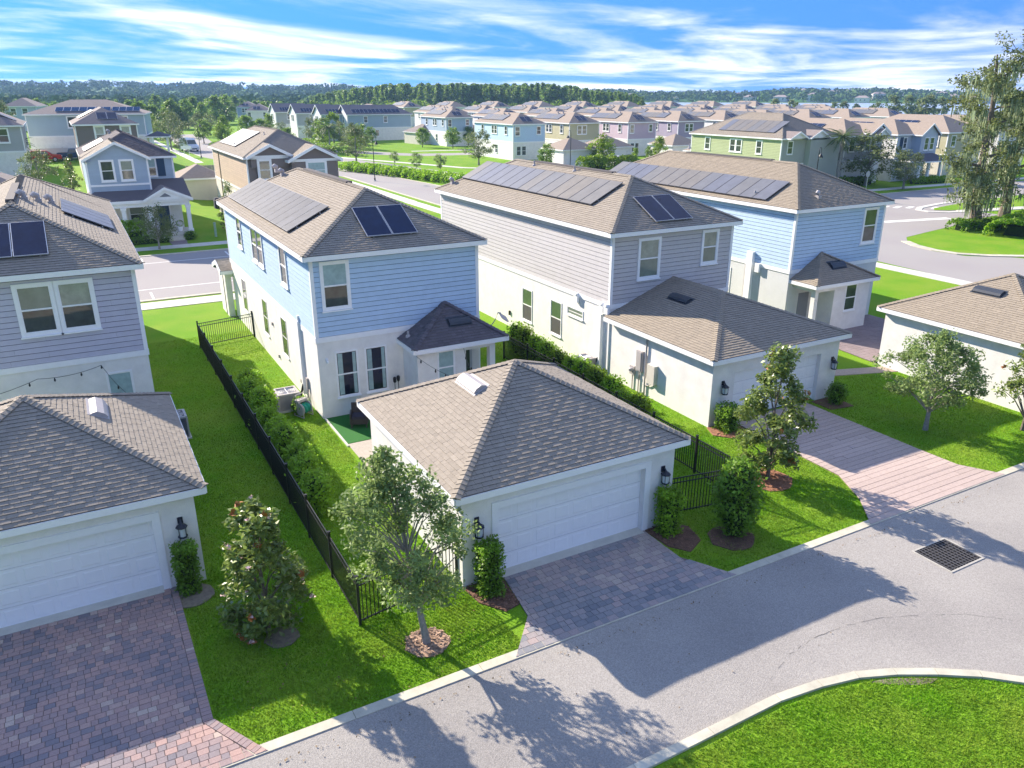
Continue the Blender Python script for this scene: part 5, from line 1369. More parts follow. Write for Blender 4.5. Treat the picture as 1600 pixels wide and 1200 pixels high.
hedge('clipped low hedge before the porch of the gabled pale blue house', [(2.6, 77.2), (7.4, 77.2)], .9, .75, 4, LCOL, 1500, .07)
hedge('tall leafy planting under the porch windows of the gabled pale blue house', [(2.2, 78.3), (5.4, 78.4)], 1.2, 1.9, 5, LHEDGE, 1800, .11)
hedge('dense bright hedge under the right mossy oak on the island', [(75.5, 41.4), (80, 42.8), (88, 43.2), (94, 42)], 4.6, 1.9, 6, LHEDGE, 15000, .16)
hedge('dark low shrubs round the left mossy oak foot', [(74.9, 46.6), (79, 45.9), (81, 44.9)], 1.9, 1.15, 7, LCOL, 2200, .13)
hedge('low trimmed hedge on the lawn of the blue gabled house', [(108.5, 75.5), (116, 74.4)], 1.3, 1.0, 8, LHEDGE, 1600, .13)
hedge('clipped hedge by the far footpath at the right edge', [(110, 53.8), (118, 52.5)], 1.6, 1.0, 9, LHEDGE, 1500, .13)
hedge('bright bushes behind the grey house ridge by the white car', [(78, 117.3), (84, 116.6), (89, 116.2)], 3.2, 2.3, 10, LFAR2, 3600, .19)
hedge('low shrubs on the street island behind the tan house', [(33, 212), (38.5, 206)], 5, 1.3, 11, LCOL, 1800, .3)
hedge('brushy green bank before the far white houses', [(50, 171), (52, 190), (54, 205)], 6, 1.8, 12, LFAR, 3000, .3)
hedge('shrubs at the wall foot of the blue gabled house, left part', [(95, 78.6), (104, 78.3)], 1.6, 1.3, 13, LCOL, 1800, .14)
# ------------------------------------------------ middle distance houses
def far_house(label, x, y, W_, D_, sid, side_sid=None, rot=0., z=None, solar_l=True, solar_f=True, farm=SHFAR, lod=2, wins=True, group=None, stu=STUC, scale=1., pv_w=1.03, seed=1, ft=1):
    R, F, g = house(label, (x, y, G(x, y) if z is None else z), rot, W_, D_, sid, stu, lod, far=farm, scale=scale, seed=seed, boards=('front', 'left'))
    fr_, lf = F['front'], F['left']
    if wins:
        if ft == 1: window(R, fr_, .5, 4.7, .95, 1.6); window(R, fr_, 5.4, 4.9, .85, 1.4)
        else: window(R, fr_, 2.0, 4.7, .95, 1.55); window(R, fr_, 3.16, 4.7, .95, 1.55)
        window(R, fr_, .8, .95, .9, 1.7, trim=.05); window(R, fr_, 2.0, .95, .9, 1.7, trim=.05)
        for u in (3.4, 8.0, 9.2, 13.6): window(R, lf, u, 4.85, .95, 1.5)
        window(R, lf, 9.5, 1.1, .95, 1.6, trim=.05)
    if solar_l: solar(R, g['faces'][3], D_*.12, 1.1, 9, pv_w*1.02, 2.1, mat=SOL2)
    if solar_f: solar(R, g['faces'][0], 2.6, .7, 2, 1.15, 2.0)
    for u in (D_*.5, D_*.62): gooseneck(R, g['faces'][3], u, 3.5)
    return R, F, g
S_PALE = M('siding_pale_blue', (.47, .52, .585), .7, .05, .5)
S_OLIVE = M('siding_olive', (.46, .43, .28), .7, .05, .5)
S_LILAC = M('siding_lilac', (.50, .40, .47), .7, .05, .5)
S_VIOLET = M('siding_violet', (.34, .30, .395), .7, .05, .5)
S_WHITE = M('siding_white', (.66, .66, .66), .7, .05, .5)
S_GREEN = M('siding_green', (.40, .45, .25), .7, .05, .5, tone=.06)
S_GG = M('siding_grey_green', (.36, .38, .35), .7, .05, .5, tone=.05)
S_TAN = M('siding_tan', (.52, .40, .295), .7, .05, .5, tone=.08)
S_BROWN = M('siding_brown', (.20, .165, .155), .7, .05, .5)
S_FBLUE = M('siding_far_blue', (.33, .42, .545), .7, .05, .5)
S_MID = M('siding_mid_grey', (.38, .39, .40), .7, .05, .5, tone=.05)
row = [('bright blue house with tan roof, first of the far row right of the loose tree', 77.9, 140.8, SID_BLUE, 1), ('olive and grey house in the far row, between bright blue and violet', 90.6, 140.2, S_OLIVE, 2), ('lilac and violet house in the far row behind the small garage', 104.0, 138.4, S_LILAC, 1),
       ('plum coloured house in the far row right of the lilac house', 117.0, 138.0, S_VIOLET, 2), ('white house in the far row half behind the green house', 130.0, 138.0, S_WHITE, 1), ('pale house in the far row above the green house roof', 143.2, 138.5, S_PALE, 1),
       ('house in the far row behind the dormers, second from its right end', 157, 138, S_WHITE, 1), ('house in the far row, tan roof with two panel groups near the lake oaks', 171, 138, S_PALE, 2), ('last tan roofed house of the far row by the lake oaks', 186, 138, S_WHITE, 1)]
for i, (lb, x, y, s, ft) in enumerate(row): far_house(lb, x, y, 7.3, 17, s, seed=30+i, ft=ft)
# fronts in a second colour on three of them
def refront(R_name): pass
gl_ = [('small garage with brown hip roof behind the slim green tree', 79.0, 124.0), ('garage with grey door beside the white car', 89.0, 126.5), ('garage before the lilac house, partly behind young trees', 104.5, 124.5), ('garage with tan pyramid roof left of the green house', 98.0, 106.0), ('garage roof left of the plum coloured house', 117.2, 124.5)]
for i, (lb, x, y) in enumerate(gl_): garage(lb, (x, y, 0), 2, None, seed=50+i)
# second and third rows: roofs and upper floors only just seen
cols = [S_FBLUE, S_WHITE, S_PALE, S_WHITE, S_FBLUE, S_OLIVE, S_WHITE]
nm = ['first', 'second', 'third', 'fourth', 'fifth', 'sixth', 'seventh', 'eighth', 'ninth', 'tenth', 'eleventh', 'twelfth']
for i in range(9):
    far_house('tan hip roofed house in the row behind the coloured far row, %s from the left' % nm[i], 84+i*13.6, 186-i*3.0, 7.3, 16, cols[i % 7], seed=60+i, wins=i < 3, ft=1+i % 2)
for i in range(10):
    far_house('hip roofed house in the third far row, %s from the left' % nm[i], 101+i*13.9, 232-i*4.4, 7.3, 16, cols[(i+3) % 7], seed=80+i, wins=i < 2, ft=1)
for i in range(9):
    far_house('barely seen roof in the last far row before the pines, %s from the left' % nm[i], 118+i*16, 300-i*7, 7.3, 16, cols[(i+5) % 7], seed=100+i, wins=False, solar_f=i % 2 == 0, scale=1.05)
# wide houses at the left of the rows: a gable end and long side towards us
def long_house(label, x, y, L_, D_, rot, sid, gab, z=0., scale=1., np_=12, lod=2, roofm=SHFARG, win=True, stu=STUC):
    R = thing('house', label, 'house', (x, y, z), rot); R.scale = (scale,)*3
    F = frames(L_, D_)
    m = MB(); m.box(0, 0, -.3, L_, D_, 3.4); m.build('stucco_wall', stu, R)
    m = MB(); m.box(0.003, .003, 3.402, L_-.003, D_-.003, 6.8); m.prism([(0, 0), (.1, 0), (.1, D_), (0, D_)], 3.4, 6.8); m.add([(.0, 0, 6.8), (0, D_, 6.8), (0, D_/2, 6.8+D_*.28)], [(0, 2, 1)]); m.build('upper_wall', sid, R)
    m = MB(); m.box(-.05, .05, 3.5, .0, D_-.05, 6.8); m.add([(-.05, 0, 6.8), (-.05, D_, 6.8), (-.05, D_/2, 6.75+D_*.28)], [(0, 2, 1)]); m.build('gable_end', gab, R)
    gx = gable_x(-.4, -.4, L_+.4, D_+.4, 6.95, .56); 
    xr = L_+.4; yc = D_/2; zr = 6.95+.56*(D_/2+.4); hx = xr-(D_/2+.4)
    gx['faces'][0] = [Vector((-.4, -.4, 6.95)), Vector((xr, -.4, 6.95)), Vector((hx, yc, zr)), Vector((-.4, yc, zr))]
    gx['faces'][1] = [Vector((xr, D_+.4, 6.95)), Vector((-.4, D_+.4, 6.95)), Vector((-.4, yc, zr)), Vector((hx, yc, zr))]
    gx['faces'].append([Vector((xr, -.4, 6.95)), Vector((xr, D_+.4, 6.95)), Vector((hx, yc, zr))]); gx['hips'] = []
    gx['eaves'].append((Vector((xr, -.4, 6.95)), Vector((xr, D_+.4, 6.95)))); gx['rakes'] = gx['rakes'][:2]
    roof(R, gx, roofm, roofm, 2)
    m = MB(); m.fb(F['front'], -.04, L_+.04, 3.3, 3.52, -.02, .04); m.fb(F['left'], 0, D_, 3.3, 3.52, -.02, .06); m.build('band_board', TRIM, R)
    m = MB()
    for a in (0, L_-.15): m.fb(F['front'], a, a+.15, 3.5, 6.8, -.02, .035)
    m.build('corner_board', TRIM, R)
    if win:
        for u in (L_*.25, L_*.56): window(R, F['front'], u, 4.8, 1.0, 1.6)
        window(R, F['front'], L_*.42, 1.2, 1.0, 1.6)
        for u in (D_*.3, D_*.5): window(R, F['left'], u, 4.7, 1.0, 1.7, proud=.1)
    if np_: solar(R, gx['faces'][0], 2.0, .6, np_, (L_-5)/np_, 1.9)
    return R
rv = 0.
long_house('large pale blue house with a row of dark panels, facing the green across two lanes', 69.5, 219, 18.6, 8.0, rv, M('siding_grey_blue', (.33, .42, .50), .7, .05, .5), S_WHITE)
long_house('pale blue gabled house behind the large one, its panels half hidden', 63.6, 223.5, 16, 8, rv, S_FBLUE, S_WHITE)
long_house('third gabled house of the left far row', 61.0, 240, 15, 8, rv, S_MID, S_WHITE)
long_house('fourth gabled house of the left far row, seen above the green trees', 59.0, 257, 14, 8, rv, S_MID, S_WHITE)
far_house('white hip roofed house behind the gabled row, left one', 74, 262, 8, 14, S_WHITE, seed=126, farm=SHFARG)
far_house('pale hip roofed house behind the gabled row, middle one', 88, 258, 8, 14, S_PALE, seed=127)
far_house('blue hip roofed house right of the large pale blue house, half hidden', 97, 214, 7.3, 15, S_FBLUE, seed=128)
far_house('white hip roofed house left of the gabled row', 56, 286, 8, 14, S_WHITE, rot=-.25, seed=120, farm=SHFARG)
far_house('far blue house with grey hip roof alone among the trees', 66.3, 357, 8.2, 12, S_FBLUE, rot=-.3, seed=121, farm=SHFARG, ft=2)
garage('low beige garage with grey pyramid roof beside the large pale blue house', (81.0, 196, 0), 2, None, wallm=STUCB, front=False, far=SHFARG, Wd=8.6, D=8.6, rot=.1, seed=122)
garage('low garage roof behind the dark tree on the far lane', (92, 195, 0), 2, None, seed=123, far=SHFARG, rot=-.2)
# ------------------------------------------------ street row
def gable_front(label, x, y, z, sid, trimwin=True, mirror=False, stu=STUC, lod=1):
    """two storey house, gabled bay over a full width porch, door at the right"""
    R = thing('house', label, 'house', (x, y, z)); Wd, D = 7.4, 16.
    F = frames(Wd, D)
    m = MB(); m.box(0, 0, -.8, Wd, D, 3.3); m.build('stucco_wall', stu, R)
    m = MB(); m.box(.004, 1.7, 3.302, Wd-.004, D, 6.78); m.box(0, -.5, 3.302, 5.0, 1.7, 6.78); m.add([(0, -.5, 6.78), (5.0, -.5, 6.78), (2.5, -.5, 8.05)], [(0, 1, 2)]); up_ = m.build('upper_wall', sid, R)
    bf = Fr((0, -.5, 0), (1, 0, 0), (0, -1, 0)); rf = Fr((5.0, 1.7, 0), (1, 0, 0), (0, -1, 0))
    rest = sidewall(R, bf, [(.1, 4.6), (4.9, 4.6), (4.9, 6.78), (2.5, 7.98), (.1, 6.78)], sid, up_, 1); rest2 = sidewall(R, rf, [(0.05, 4.7), (2.3, 4.7), (2.3, 6.75), (.05, 6.75)], sid, up_, 1); rest3 = sidewall(R, F['left'], [(0, 3.5), (D-1.8, 3.5), (D-1.8, 6.75), (0, 6.75)], sid, up_, 1)
    for q in (rest, rest2, rest3):
        o = q.build('siding_courses', sid, up_)
        if o: o['kind'] = 'stuff'
    m = MB(); m.fb(bf, -.05, .1, 3.4, 6.78, -.1, .04); m.fb(bf, 4.9, 5.05, 3.4, 6.78, -.1, .04); m.fb(rf, 2.27, 2.42, 3.4, 6.78, -.1, .04); m.fb(bf, .1, 4.9, 4.45, 4.62, -.02, .045); m.fb(rf, .05, 2.27, 4.55, 4.7, -.02, .045); m.build('corner_board', TRIM, R)
    window(R, bf, 1.15, 4.98, .95, 1.62, trim=.14); window(R, bf, 2.75, 4.98, .95, 1.62, BLIND, GLASS, trim=.14)
    window(R, rf, .1, 5.0, .72, 1.55, CURT, GLASS, trim=.09)
    m = MB(); m.fb(rf, .94, 1.62, 4.95, 6.6, 0, .05); m.build('shutter', M('navy_paint', (.012, .045, .10), .5, .05), R)
    # main roof with a lower slope over the bay
    A = lambda x_, y_, z_: Vector((x_, y_, z_))
    g1_ = gable_x(-.3, 1.4, Wd+.3, D+.3, 6.93, .0) if False else None
    ridge = 8.75; 
    bay = dict(faces=[[A(5.3, -.85, 6.78), A(5.3, 5.6, 6.78), A(2.5, 5.6, 8.25), A(2.5, -.85, 8.25)], [A(-.3, 5.6, 6.78), A(-.3, -.85, 6.78), A(2.5, -.85, 8.25), A(2.5, 5.6, 8.25)]], hips=[(A(2.5, -.85, 8.25), A(2.5, 5.6, 8.25))],
               eaves=[(A(-.3, 5.6, 6.78), A(-.3, -.85, 6.78))], rakes=[(A(-.3, -.85, 6.78), A(2.5, -.85, 8.25)), (A(2.5, -.85, 8.25), A(5.3, -.85, 6.78))])
    roof(R, bay, SHG, SHFARG, lod, 'bay_roof', seed=3)
    mn = hip(-.3, 1.4, Wd+.3, D+.3, 6.78, .5); roof(R, mn, SHG3, SHFARG, lod, seed=4)
    solar(R, mn['faces'][3], 5.0, .6, 5, 1.1, 2.0, mat=SOL2)
    for u in (4.0, 3.4): gooseneck(R, mn['faces'][3], u, 3.6)
    # porch
    pr = dict(faces=[[A(-.9, -2.6, 3.3), A(Wd+.7, -2.6, 3.3), A(Wd+.7, 1.7, 4.75), A(5.0, 1.7, 4.75), A(.3, -.45, 4.5)], [A(-.9, 2.0, 3.3), A(-.9, -2.6, 3.3), A(.3, -.45, 4.5), A(.3, 2.0, 4.5)]], hips=[(A(-.9, -2.6, 3.3), A(.3, -.45, 4.5))], eaves=[(A(-.9, -2.6, 3.3), A(Wd+.7, -2.6, 3.3)), (A(-.9, 2.0, 3.3), A(-.9, -2.6, 3.3))])
    m = MB(); m.poly([A(-.9, -2.6, 3.3), A(Wd+.7, -2.6, 3.3), A(Wd+.7, 1.7, 4.72), A(5.0, 1.7, 4.72), A(.3, -.5, 4.02)]); m.poly([A(-.9, 2, 3.3), A(-.9, -2.6, 3.3), A(.3, -.5, 4.02), A(.3, 2, 4.02)]); m.poly([A(.3, -.5, 4.02), A(5.0, 1.7, 4.72), A(5.0, -.5, 4.02)]); m.build('porch_roof', SHG3 if lod < 2 else SHFARG, R)
    m = MB(); m.box(-.92, -2.64, 3.06, Wd+.72, -2.6, 3.31); m.box(-.94, -2.6, 3.06, -.9, 2, 3.31); m.box(Wd+.7, -2.6, 3.06, Wd+.74, 1.7, 3.31); m.box(-.6, -2.45, 2.7, Wd+.45, -2.2, 3.06); m.build('porch_beam', TRIM, R)
    gx_ = dict(faces=[[A(Wd+.75, -2.85, 3.3), A(Wd+.75, 0.0, 3.3), A(5.85, .0, 4.35), A(5.85, -2.85, 4.35)], [A(3.95, 0.0, 3.3), A(3.95, -2.85, 3.3), A(5.85, -2.85, 4.35), A(5.85, 0.0, 4.35)]], hips=[], eaves=[], rakes=[(A(3.95, -2.85, 3.3), A(5.85, -2.85, 4.35)), (A(5.85, -2.85, 4.35), A(Wd+.75, -2.85, 3.3))])
    roof(R, gx_, SHG3, SHFARG, 2, 'porch_gable', seed=5)
    m = MB(); m.add([(4.1, -2.72, 3.25), (Wd+.6, -2.72, 3.25), (5.85, -2.72, 4.25)], [(0, 1, 2)]); m.build('gable_face', TRIM, R)
    m = MB(); m.add([(5.35, -2.74, 3.52), (6.35, -2.74, 3.52), (5.85, -2.74, 3.85)], [(0, 1, 2)]); m.build('gable_vent', M('vent_grey', (.18, .19, .21)), R)
    for xx in (-.55, 2.1, 4.3, Wd+.1):
        m = MB(); m.box(xx, -2.5, -.3, xx+.34, -2.16, 2.7); m.box(xx-.06, -2.56, 2.45, xx+.4, -2.1, 2.7); m.box(xx-.06, -2.56, .2, xx+.4, -2.1, .5); m.build('porch_column', TRIM, R)
    m = MB(); m.box(-.6, -2.6, -.8, Wd+.5, 0, .3); m.build('porch_floor', CONC, R)
    for k in range(4): m = MB(); m.box(5.1, -2.6-.32*(k+1), -.8, 6.9, -2.6-.32*k, .3-.17*(k+1)); m.build('step', CONC, R)
    ff = F['front']
    m = MB(); m.fb(ff, 5.15, 6.4, .3, 2.75, 0, .05); m.build('door_frame', TRIM, R)
    m = MB(); m.fb(ff, 5.28, 6.27, .34, 2.6, .05, .09); o = m.build('front_door', M('navy_paint', (.012, .045, .10)), R)
    for a in (0, 1):
        for z0, h_ in ((.5, .65), (1.3, .6), (2.05, .35)):
            m = MB(); m.fb(ff, 5.36+a*.44, 5.72+a*.44, z0, z0+h_, .09, .1); m.build('door_panel', M('navy_panel', (.02, .06, .12), .4), o)
    for u in (.5, 2.9): window(R, ff, u, .95, 1.2, 1.7, BLIND, GLASS, trim=.1)
    return R
gable_front('pale blue house with white gable, navy front door and columned porch across the front street', 1.55, 80.9, .40, M('siding_soft_blue', (.36, .44, .53), .7, .05, 1, tone=.05))
R = thing('planter_pot', 'white pot with a ball of green on the porch by the navy door', 'planter', (8.35, 78.8, .70)); m = MB(); m.lathe((0, 0, 0), [(.16, 0), (.22, .3), (.24, .42), (.2, .42)], 10); m.build('pot', WHITE, R)
g0 = np.random.default_rng(3); u_ = g0.normal(size=(260, 3)); u_ /= np.linalg.norm(u_, axis=1)[:, None]; V_, T_ = quads(u_*.3+np.array([0, 0, .68]), np.full(260, .05), 3); link('foliage', qmesh('foliage', V_, T_, LCOL), R)
shrub('round dark shrub right of the white porch steps', (9.0, 77.6, .03), .5, .5, .8, 140, 700, .07, LCOL, False)
sheet('front_walk', [(7.2, 75.4), (8.4, 75.4), (8.6, 77.6), (7.0, 77.6)], .06, M('paver_plum', (.24, .19, .19)), .6)
# tan house: long sunny side towards us, two gables on its front
RT, FT, gT = house('tan sided house with brown gabled front behind the main blue house roof', (15.35, 81.0, .0), 0, 8.6, 19.5, S_TAN, STUCB, 1, roofm=SHG, far=SHFAR, boards=('left',), seed=21)
m = MB(); m.fb(FT['front'], .12, 8.48, 3.54, 6.7, 0, .02); m.build('front_siding', S_BROWN, RT)
for a, w_, zz_, dd_ in ((.2, 4.0, 6.95, 0.), (3.9, 4.9, 6.55, .9)):
    q = Fr((a, -dd_-.35, 0), (1, 0, 0), (0, -1, 0)); 
    m = MB(); m.box(a+.15, -dd_-.33, 3.5 if dd_ else 5.9, a+w_-.15, .0, zz_); m.add([(a+.1, -dd_-.33, zz_), (a+w_-.1, -dd_-.33, zz_), (a+w_/2, -dd_-.33, zz_+w_*.24)], [(0, 1, 2)]); m.build('gable_bay', S_BROWN, RT)
    gy_ = gable_y(a-.25, -dd_-.7, a+w_+.25, 2.4, zz_, .5); roof(RT, gy_, SHG, SHFAR, 1, 'gable_roof', seed=22, caps=False, fh=.26)
    m = MB(); m.fb(q, 0, w_, zz_-.2, zz_+.05, -.05, .05); m.build('gable_trim', TRIM, RT)
window(RT, Fr((0, -.35, 0), (1, 0, 0), (0, -1, 0)), 1.1, 4.8, 1.0, 1.7, trim=.2)
window(RT, Fr((0, -1.25, 0), (1, 0, 0), (0, -1, 0)), 5.6, 4.75, 1.7, 1.5, CURT, CURT, trim=.2)
solar(RT, gT['faces'][3], 2.5, 1.0, 8, 1.12, 3.1, mat=SOL2)
for u in (10.5, 14): stack(RT, gT['faces'][3], u, 1.2 if u < 12 else 3.9)
for u in (5.0, 11.0, 13.4): window(RT, FT['left'], u, 1.0, .7, 1.8, trim=.06)
m = MB(); m.fb(FT['left'], 4.0, 4.15, .2, 6.7, 0, .1); m.build('downspout', M('downspout_tan', (.35, .25, .17)), RT)
garage('low side garage with white fascia left of the tan house', (11.5, 102, .2), 2, None, wallm=STUCB, front=False, seed=23, Wd=5.0, D=6.0)
ac_unit('air conditioner at the tan house wall', (14.7, 92.8, .3), .9, .8)
R = thing('grill', 'covered dark grill on the lawn beside the tan house', 'grill', (14.6, 95.2, .3)); m = MB(); m.box(-.6, -.4, 0, .6, .4, .9); m.hexa([(-.6, -.4, .9), (.6, -.4, .9), (.6, .4, .9), (-.6, .4, .9), (-.5, -.2, 1.25), (.5, -.2, 1.25), (.5, .3, 1.25), (-.5, .3, 1.25)]); m.build('cover', M('grill_cover', (.02, .025, .06)), R)
m = MB(); m.box(-.5, -.3, -.2, .5, .3, 0); m.build('base', BLACK, R)
R = thing('utility_post', 'pale green utility post on the lawn before the main blue house front', 'post', (11.2, 77.6, .4)); m = MB(); m.tube([(0, 0, -.3), (0, 0, .9)], .11, 8); m.lathe((0, 0, .9), [(.13, 0), (.13, .1), (.04, .16)], 8); m.build('body', M('utility_green', (.28, .40, .30)), R)
# green house and its neighbours along the front street on the right
RG, FG, gG = house('green lap sided house with long panels, its grey green porch side to the front street', (85.6, 79.4, 0), 0, 11.5, 18.2, S_GREEN, STUC, 1, boards=('left',), seed=24, far=SHFAR)
m = MB(); m.fb(FG['front'], .12, 11.38, 3.54, 6.7, 0, .02); m.build('front_siding', S_GG, RG)
for u, w_ in ((3.2, .95), (8.5, .95), (9.75, .95), (13.7, .9)): window(RG, FG['left'], u, 4.7, w_, 1.6, trim=.14)
window(RG, FG['front'], 1.2, 4.8, .9, 1.6, proud=.07); window(RG, FG['front'], 6.6, 4.7, 1.1, 1.7, proud=.07); window(RG, FG['front'], 7.9, 4.7, 1.1, 1.7, proud=.07)
m = MB(); m.box(4.6, -.9, 0, 10.5, 0, 6.6); m.build('front_bay', S_GG, RG)
for a, w_ in ((.4, 3.4), (4.3, 3.9)): roof(RG, gable_y(a, -1.2, a+w_, 3.4, 6.9, .5), SHFARG, SHFARG, 2, 'gable_roof')
for a, w_ in ((.4, 3.4), (4.3, 3.9)): m = MB(); m.add([(a+.2, -1.0, 6.85), (a+w_-.2, -1.0, 6.85), (a+w_/2, -1.0, 6.8+w_*.24)], [(0, 1, 2)]); m.build('gable_face', TRIM, RG)
solar(RG, gG['faces'][3], 5.3, 1.2, 8, 1.35, 3.2, mat=SOL2)
RB, FB_, gB = house('house with brown roof and twin gables between the green and the blue gabled house', (98.5, 79.6, 0), 0, 8.0, 17, S_MID, STUC, 2, seed=25, solar_left=None, far=SHFAR)
roof(RB, gable_y(4.0, -1.2, 8.2, 4.0, 7.2, .62), SHFAR, SHFAR, 2, 'gable_roof'); roof(RB, gable_y(4.3, -1.9, 7.3, 3.0, 6.9, .62), SHFAR, SHFAR, 2, 'gable_roof')
for dy, zz_ in ((-1.05, 7.2), (-1.75, 6.9)): m = MB(); m.add([(4.3, dy, zz_), (7.6, dy, zz_), (5.95, dy, zz_+1.0)], [(0, 1, 2)]); m.build('gable_face', TRIM, RB)
for u in (1.0, 4.4, 5.6): window(RB, FB_['front'], u, 4.7, 1.0, 1.7)
window(RB, FB_['left'], 15.2, 4.7, .9, 1.6); solar(RB, gB['faces'][3], 3, .8, 7, 1.2, 2.2)
RC, FC, gC = house('blue gabled house with slate porch roof on the front street, right of the twin gables', (109.3, 79.2, 0), 0, 7.4, 17, S_WHITE, STUC, 2, seed=26, far=SHFAR, group=None)
m = MB(); m.fb(FC['front'], .12, 7.28, 3.54, 6.7, 0, .02); m.build('front_siding', S_PALE, RC)
m = MB(); m.box(3.4, -1.6, 3.4, 7.3, 0, 6.75); m.add([(3.4, -1.6, 6.75), (7.3, -1.6, 6.75), (5.35, -1.6, 8.2)], [(0, 1, 2)]); m.build('gable_bay', S_PALE, RC)
roof(RC, gable_y(3.1, -1.95, 7.6, 4.0, 6.78, .72), SHFAR, SHFAR, 2, 'gable_roof')
for u in (4.3, 5.6): window(RC, Fr((0, -1.6, 0), (1, 0, 0), (0, -1, 0)), u, 4.6, .85, 1.7)
window(RC, FC['front'], 1.6, 4.8, .7, 1.5); m = MB(); m.fb(FC['front'], .75, 1.45, 4.7, 6.4, 0, .06); m.build('shutter', M('navy_paint', (.012, .045, .10)), RC)
roof(RC, hip(.2, -4.4, 8.2, .2, 3.2, .4, False), SHG3, M('slate_far', (.10, .10, .12), .9), 2, 'porch_roof')
for xx in (.4, 2.6, 5.4, 7.6): m = MB(); m.box(xx, -4.1, 0, xx+.35, -3.75, 3.0); m.build('porch_column', TRIM, RC)
m = MB(); m.tube([(-.02, -.1, .3), (-.02, -.1, 6.7)], .09, 6); m.build('downspout', WHITE, RC)
solar(RC, gC['faces'][3], 2.5, .9, 7, 1.2, 2.2)
RE, FE, gE = house('beige house with long tan roof right of the blue gabled house, behind the mossy oaks', (121.5, 79.2, 0), 0, 9, 17, S_OLIVE, STUCB, 2, seed=27, far=SHFAR)
window(RE, FE['left'], 14.6, 4.7, .9, 1.6); window(RE, FE['front'], 1.0, 4.7, 1, 1.6); solar(RE, gE['faces'][3], 3, 1.0, 6, 1.2, 2.2)
RE2, FE2, gE2 = house('white gabled house glimpsed between the mossy oak trunks', (135, 79.2, 0), 0, 8, 17, S_WHITE, STUC, 2, seed=28, far=SHFAR)
window(RE2, FE2['front'], 2.0, 4.7, 1, 1.6)
# upper left group on the rise
RW, FW_, gW = house('wide pale blue grey house with two rows of panels behind a white fence', (-4.4, 153.5, 2.55), -.17, 17.5, 12, M('siding_cool_blue', (.36, .45, .51), .7, .05, .5), STUC, 2, seed=31, far=SHFARG, s=.34)
fw_ = FW_['front']; window(RW, fw_, 6.0, 4.8, 1.3, 1.6, trim=.16); window(RW, fw_, 13.6, 4.8, 1.3, 1.6, trim=.16)
solar(RW, gW['faces'][0], 4.6, .9, 7, 1.15, 1.9); solar(RW, gW['faces'][0], 13.0, .9, 4, 1.05, 1.9)
roof(RW, hip(17.2, -.6, 21, 4, 3.2, .4), SHFARG, M('slate_far', (.10, .10, .12), .9), 2, 'porch_roof')
for xx in (17.8, 20.4): m = MB(); m.box(xx, -.4, -.5, xx+.35, -.05, 3.0); m.build('porch_column', TRIM, RW)
RK, FK, gK = house('dark brown house with hip roof in front of the wide pale house', (1.9, 124.2, 1.85), .0, 7.6, 15, S_BROWN, STUCB, 2, seed=32, far=SHFARG, solar_front=(3.2, 1.1, 2, 1.25, 1.9))
solar(RK, gK['faces'][3], 3, 1.2, 6, 1.2, 2.2, mat=SOL2); window(RK, FK['front'], 2.4, 4.6, 1.0, 1.9, BLINDL, GLASS, trim=.2); window(RK, FK['front'], 5.6, 4.9, 1.0, 1.6, BLINDL, GLASS, trim=.2)
RL, FL, gL = house('grey house with white window pair at the left edge, on the rise', (-11.9, 131.2, 1.65), .0, 7.4, 16, S_MID, STUC, 2, seed=33, far=SHFARG)
solar(RL, gL['faces'][1], 2, 1.1, 4, 1.2, 2.1, mat=SOL2); window(RL, FL['front'], 3.2, 4.7, 1.1, 1.7, trim=.15); window(RL, FL['front'], 4.6, 4.7, 1.1, 1.7, trim=.15)
garage('grey garage with skylight box on its roof at the left edge', (-12.2, 96, 1.0), 2, (3.0, 2.2), wallm=S_LILAC, front=False, seed=34, far=SHFARG, vface=1)
RN, FN, gN = house('small white and blue house far behind the trees at the upper left', (-11.6, 252, 2.4), -.2, 7.5, 12, S_PALE, STUC, 2, seed=35, far=SHFARG); window(RN, FN['front'], 1.5, 4.7, 1.2, 1.6); window(RN, FN['front'], 4.2, 4.7, 1.2, 1.6)
# white fence
R = thing('vinyl_fence', 'tall white vinyl fence behind the red car', 'fence', (-4.6, 151.0, 2.5)); VF = M('vinyl', (.62, .60, .57), .6, .05, 1)
for k in range(7):
    m = MB(); m.box(k*2.3+.07, -.04, 0, k*2.3+2.23, .04, 1.75); m.build('fence_panel', VF, R); m = MB(); m.box(k*2.3-.07, -.07, -.3, k*2.3+.07, .07, 1.9); m.build('post', VF, R)
R = thing('wood_fence', 'pale timber fence between the magnolia and the tan house', 'fence', (15.6, 128, .6)); TF = M('timber_pale', (.46, .38, .30), .8, .15, 4)
for k in range(9): m = MB(); m.box(k*.72, -.03, 0, k*.72+.62, .03, 1.9); m.build('fence_panel', TF, R); m = MB(); m.box(k*.72-.08, -.06, -.3, k*.72-.02, .06, 2.0); m.build('post', TF, R)
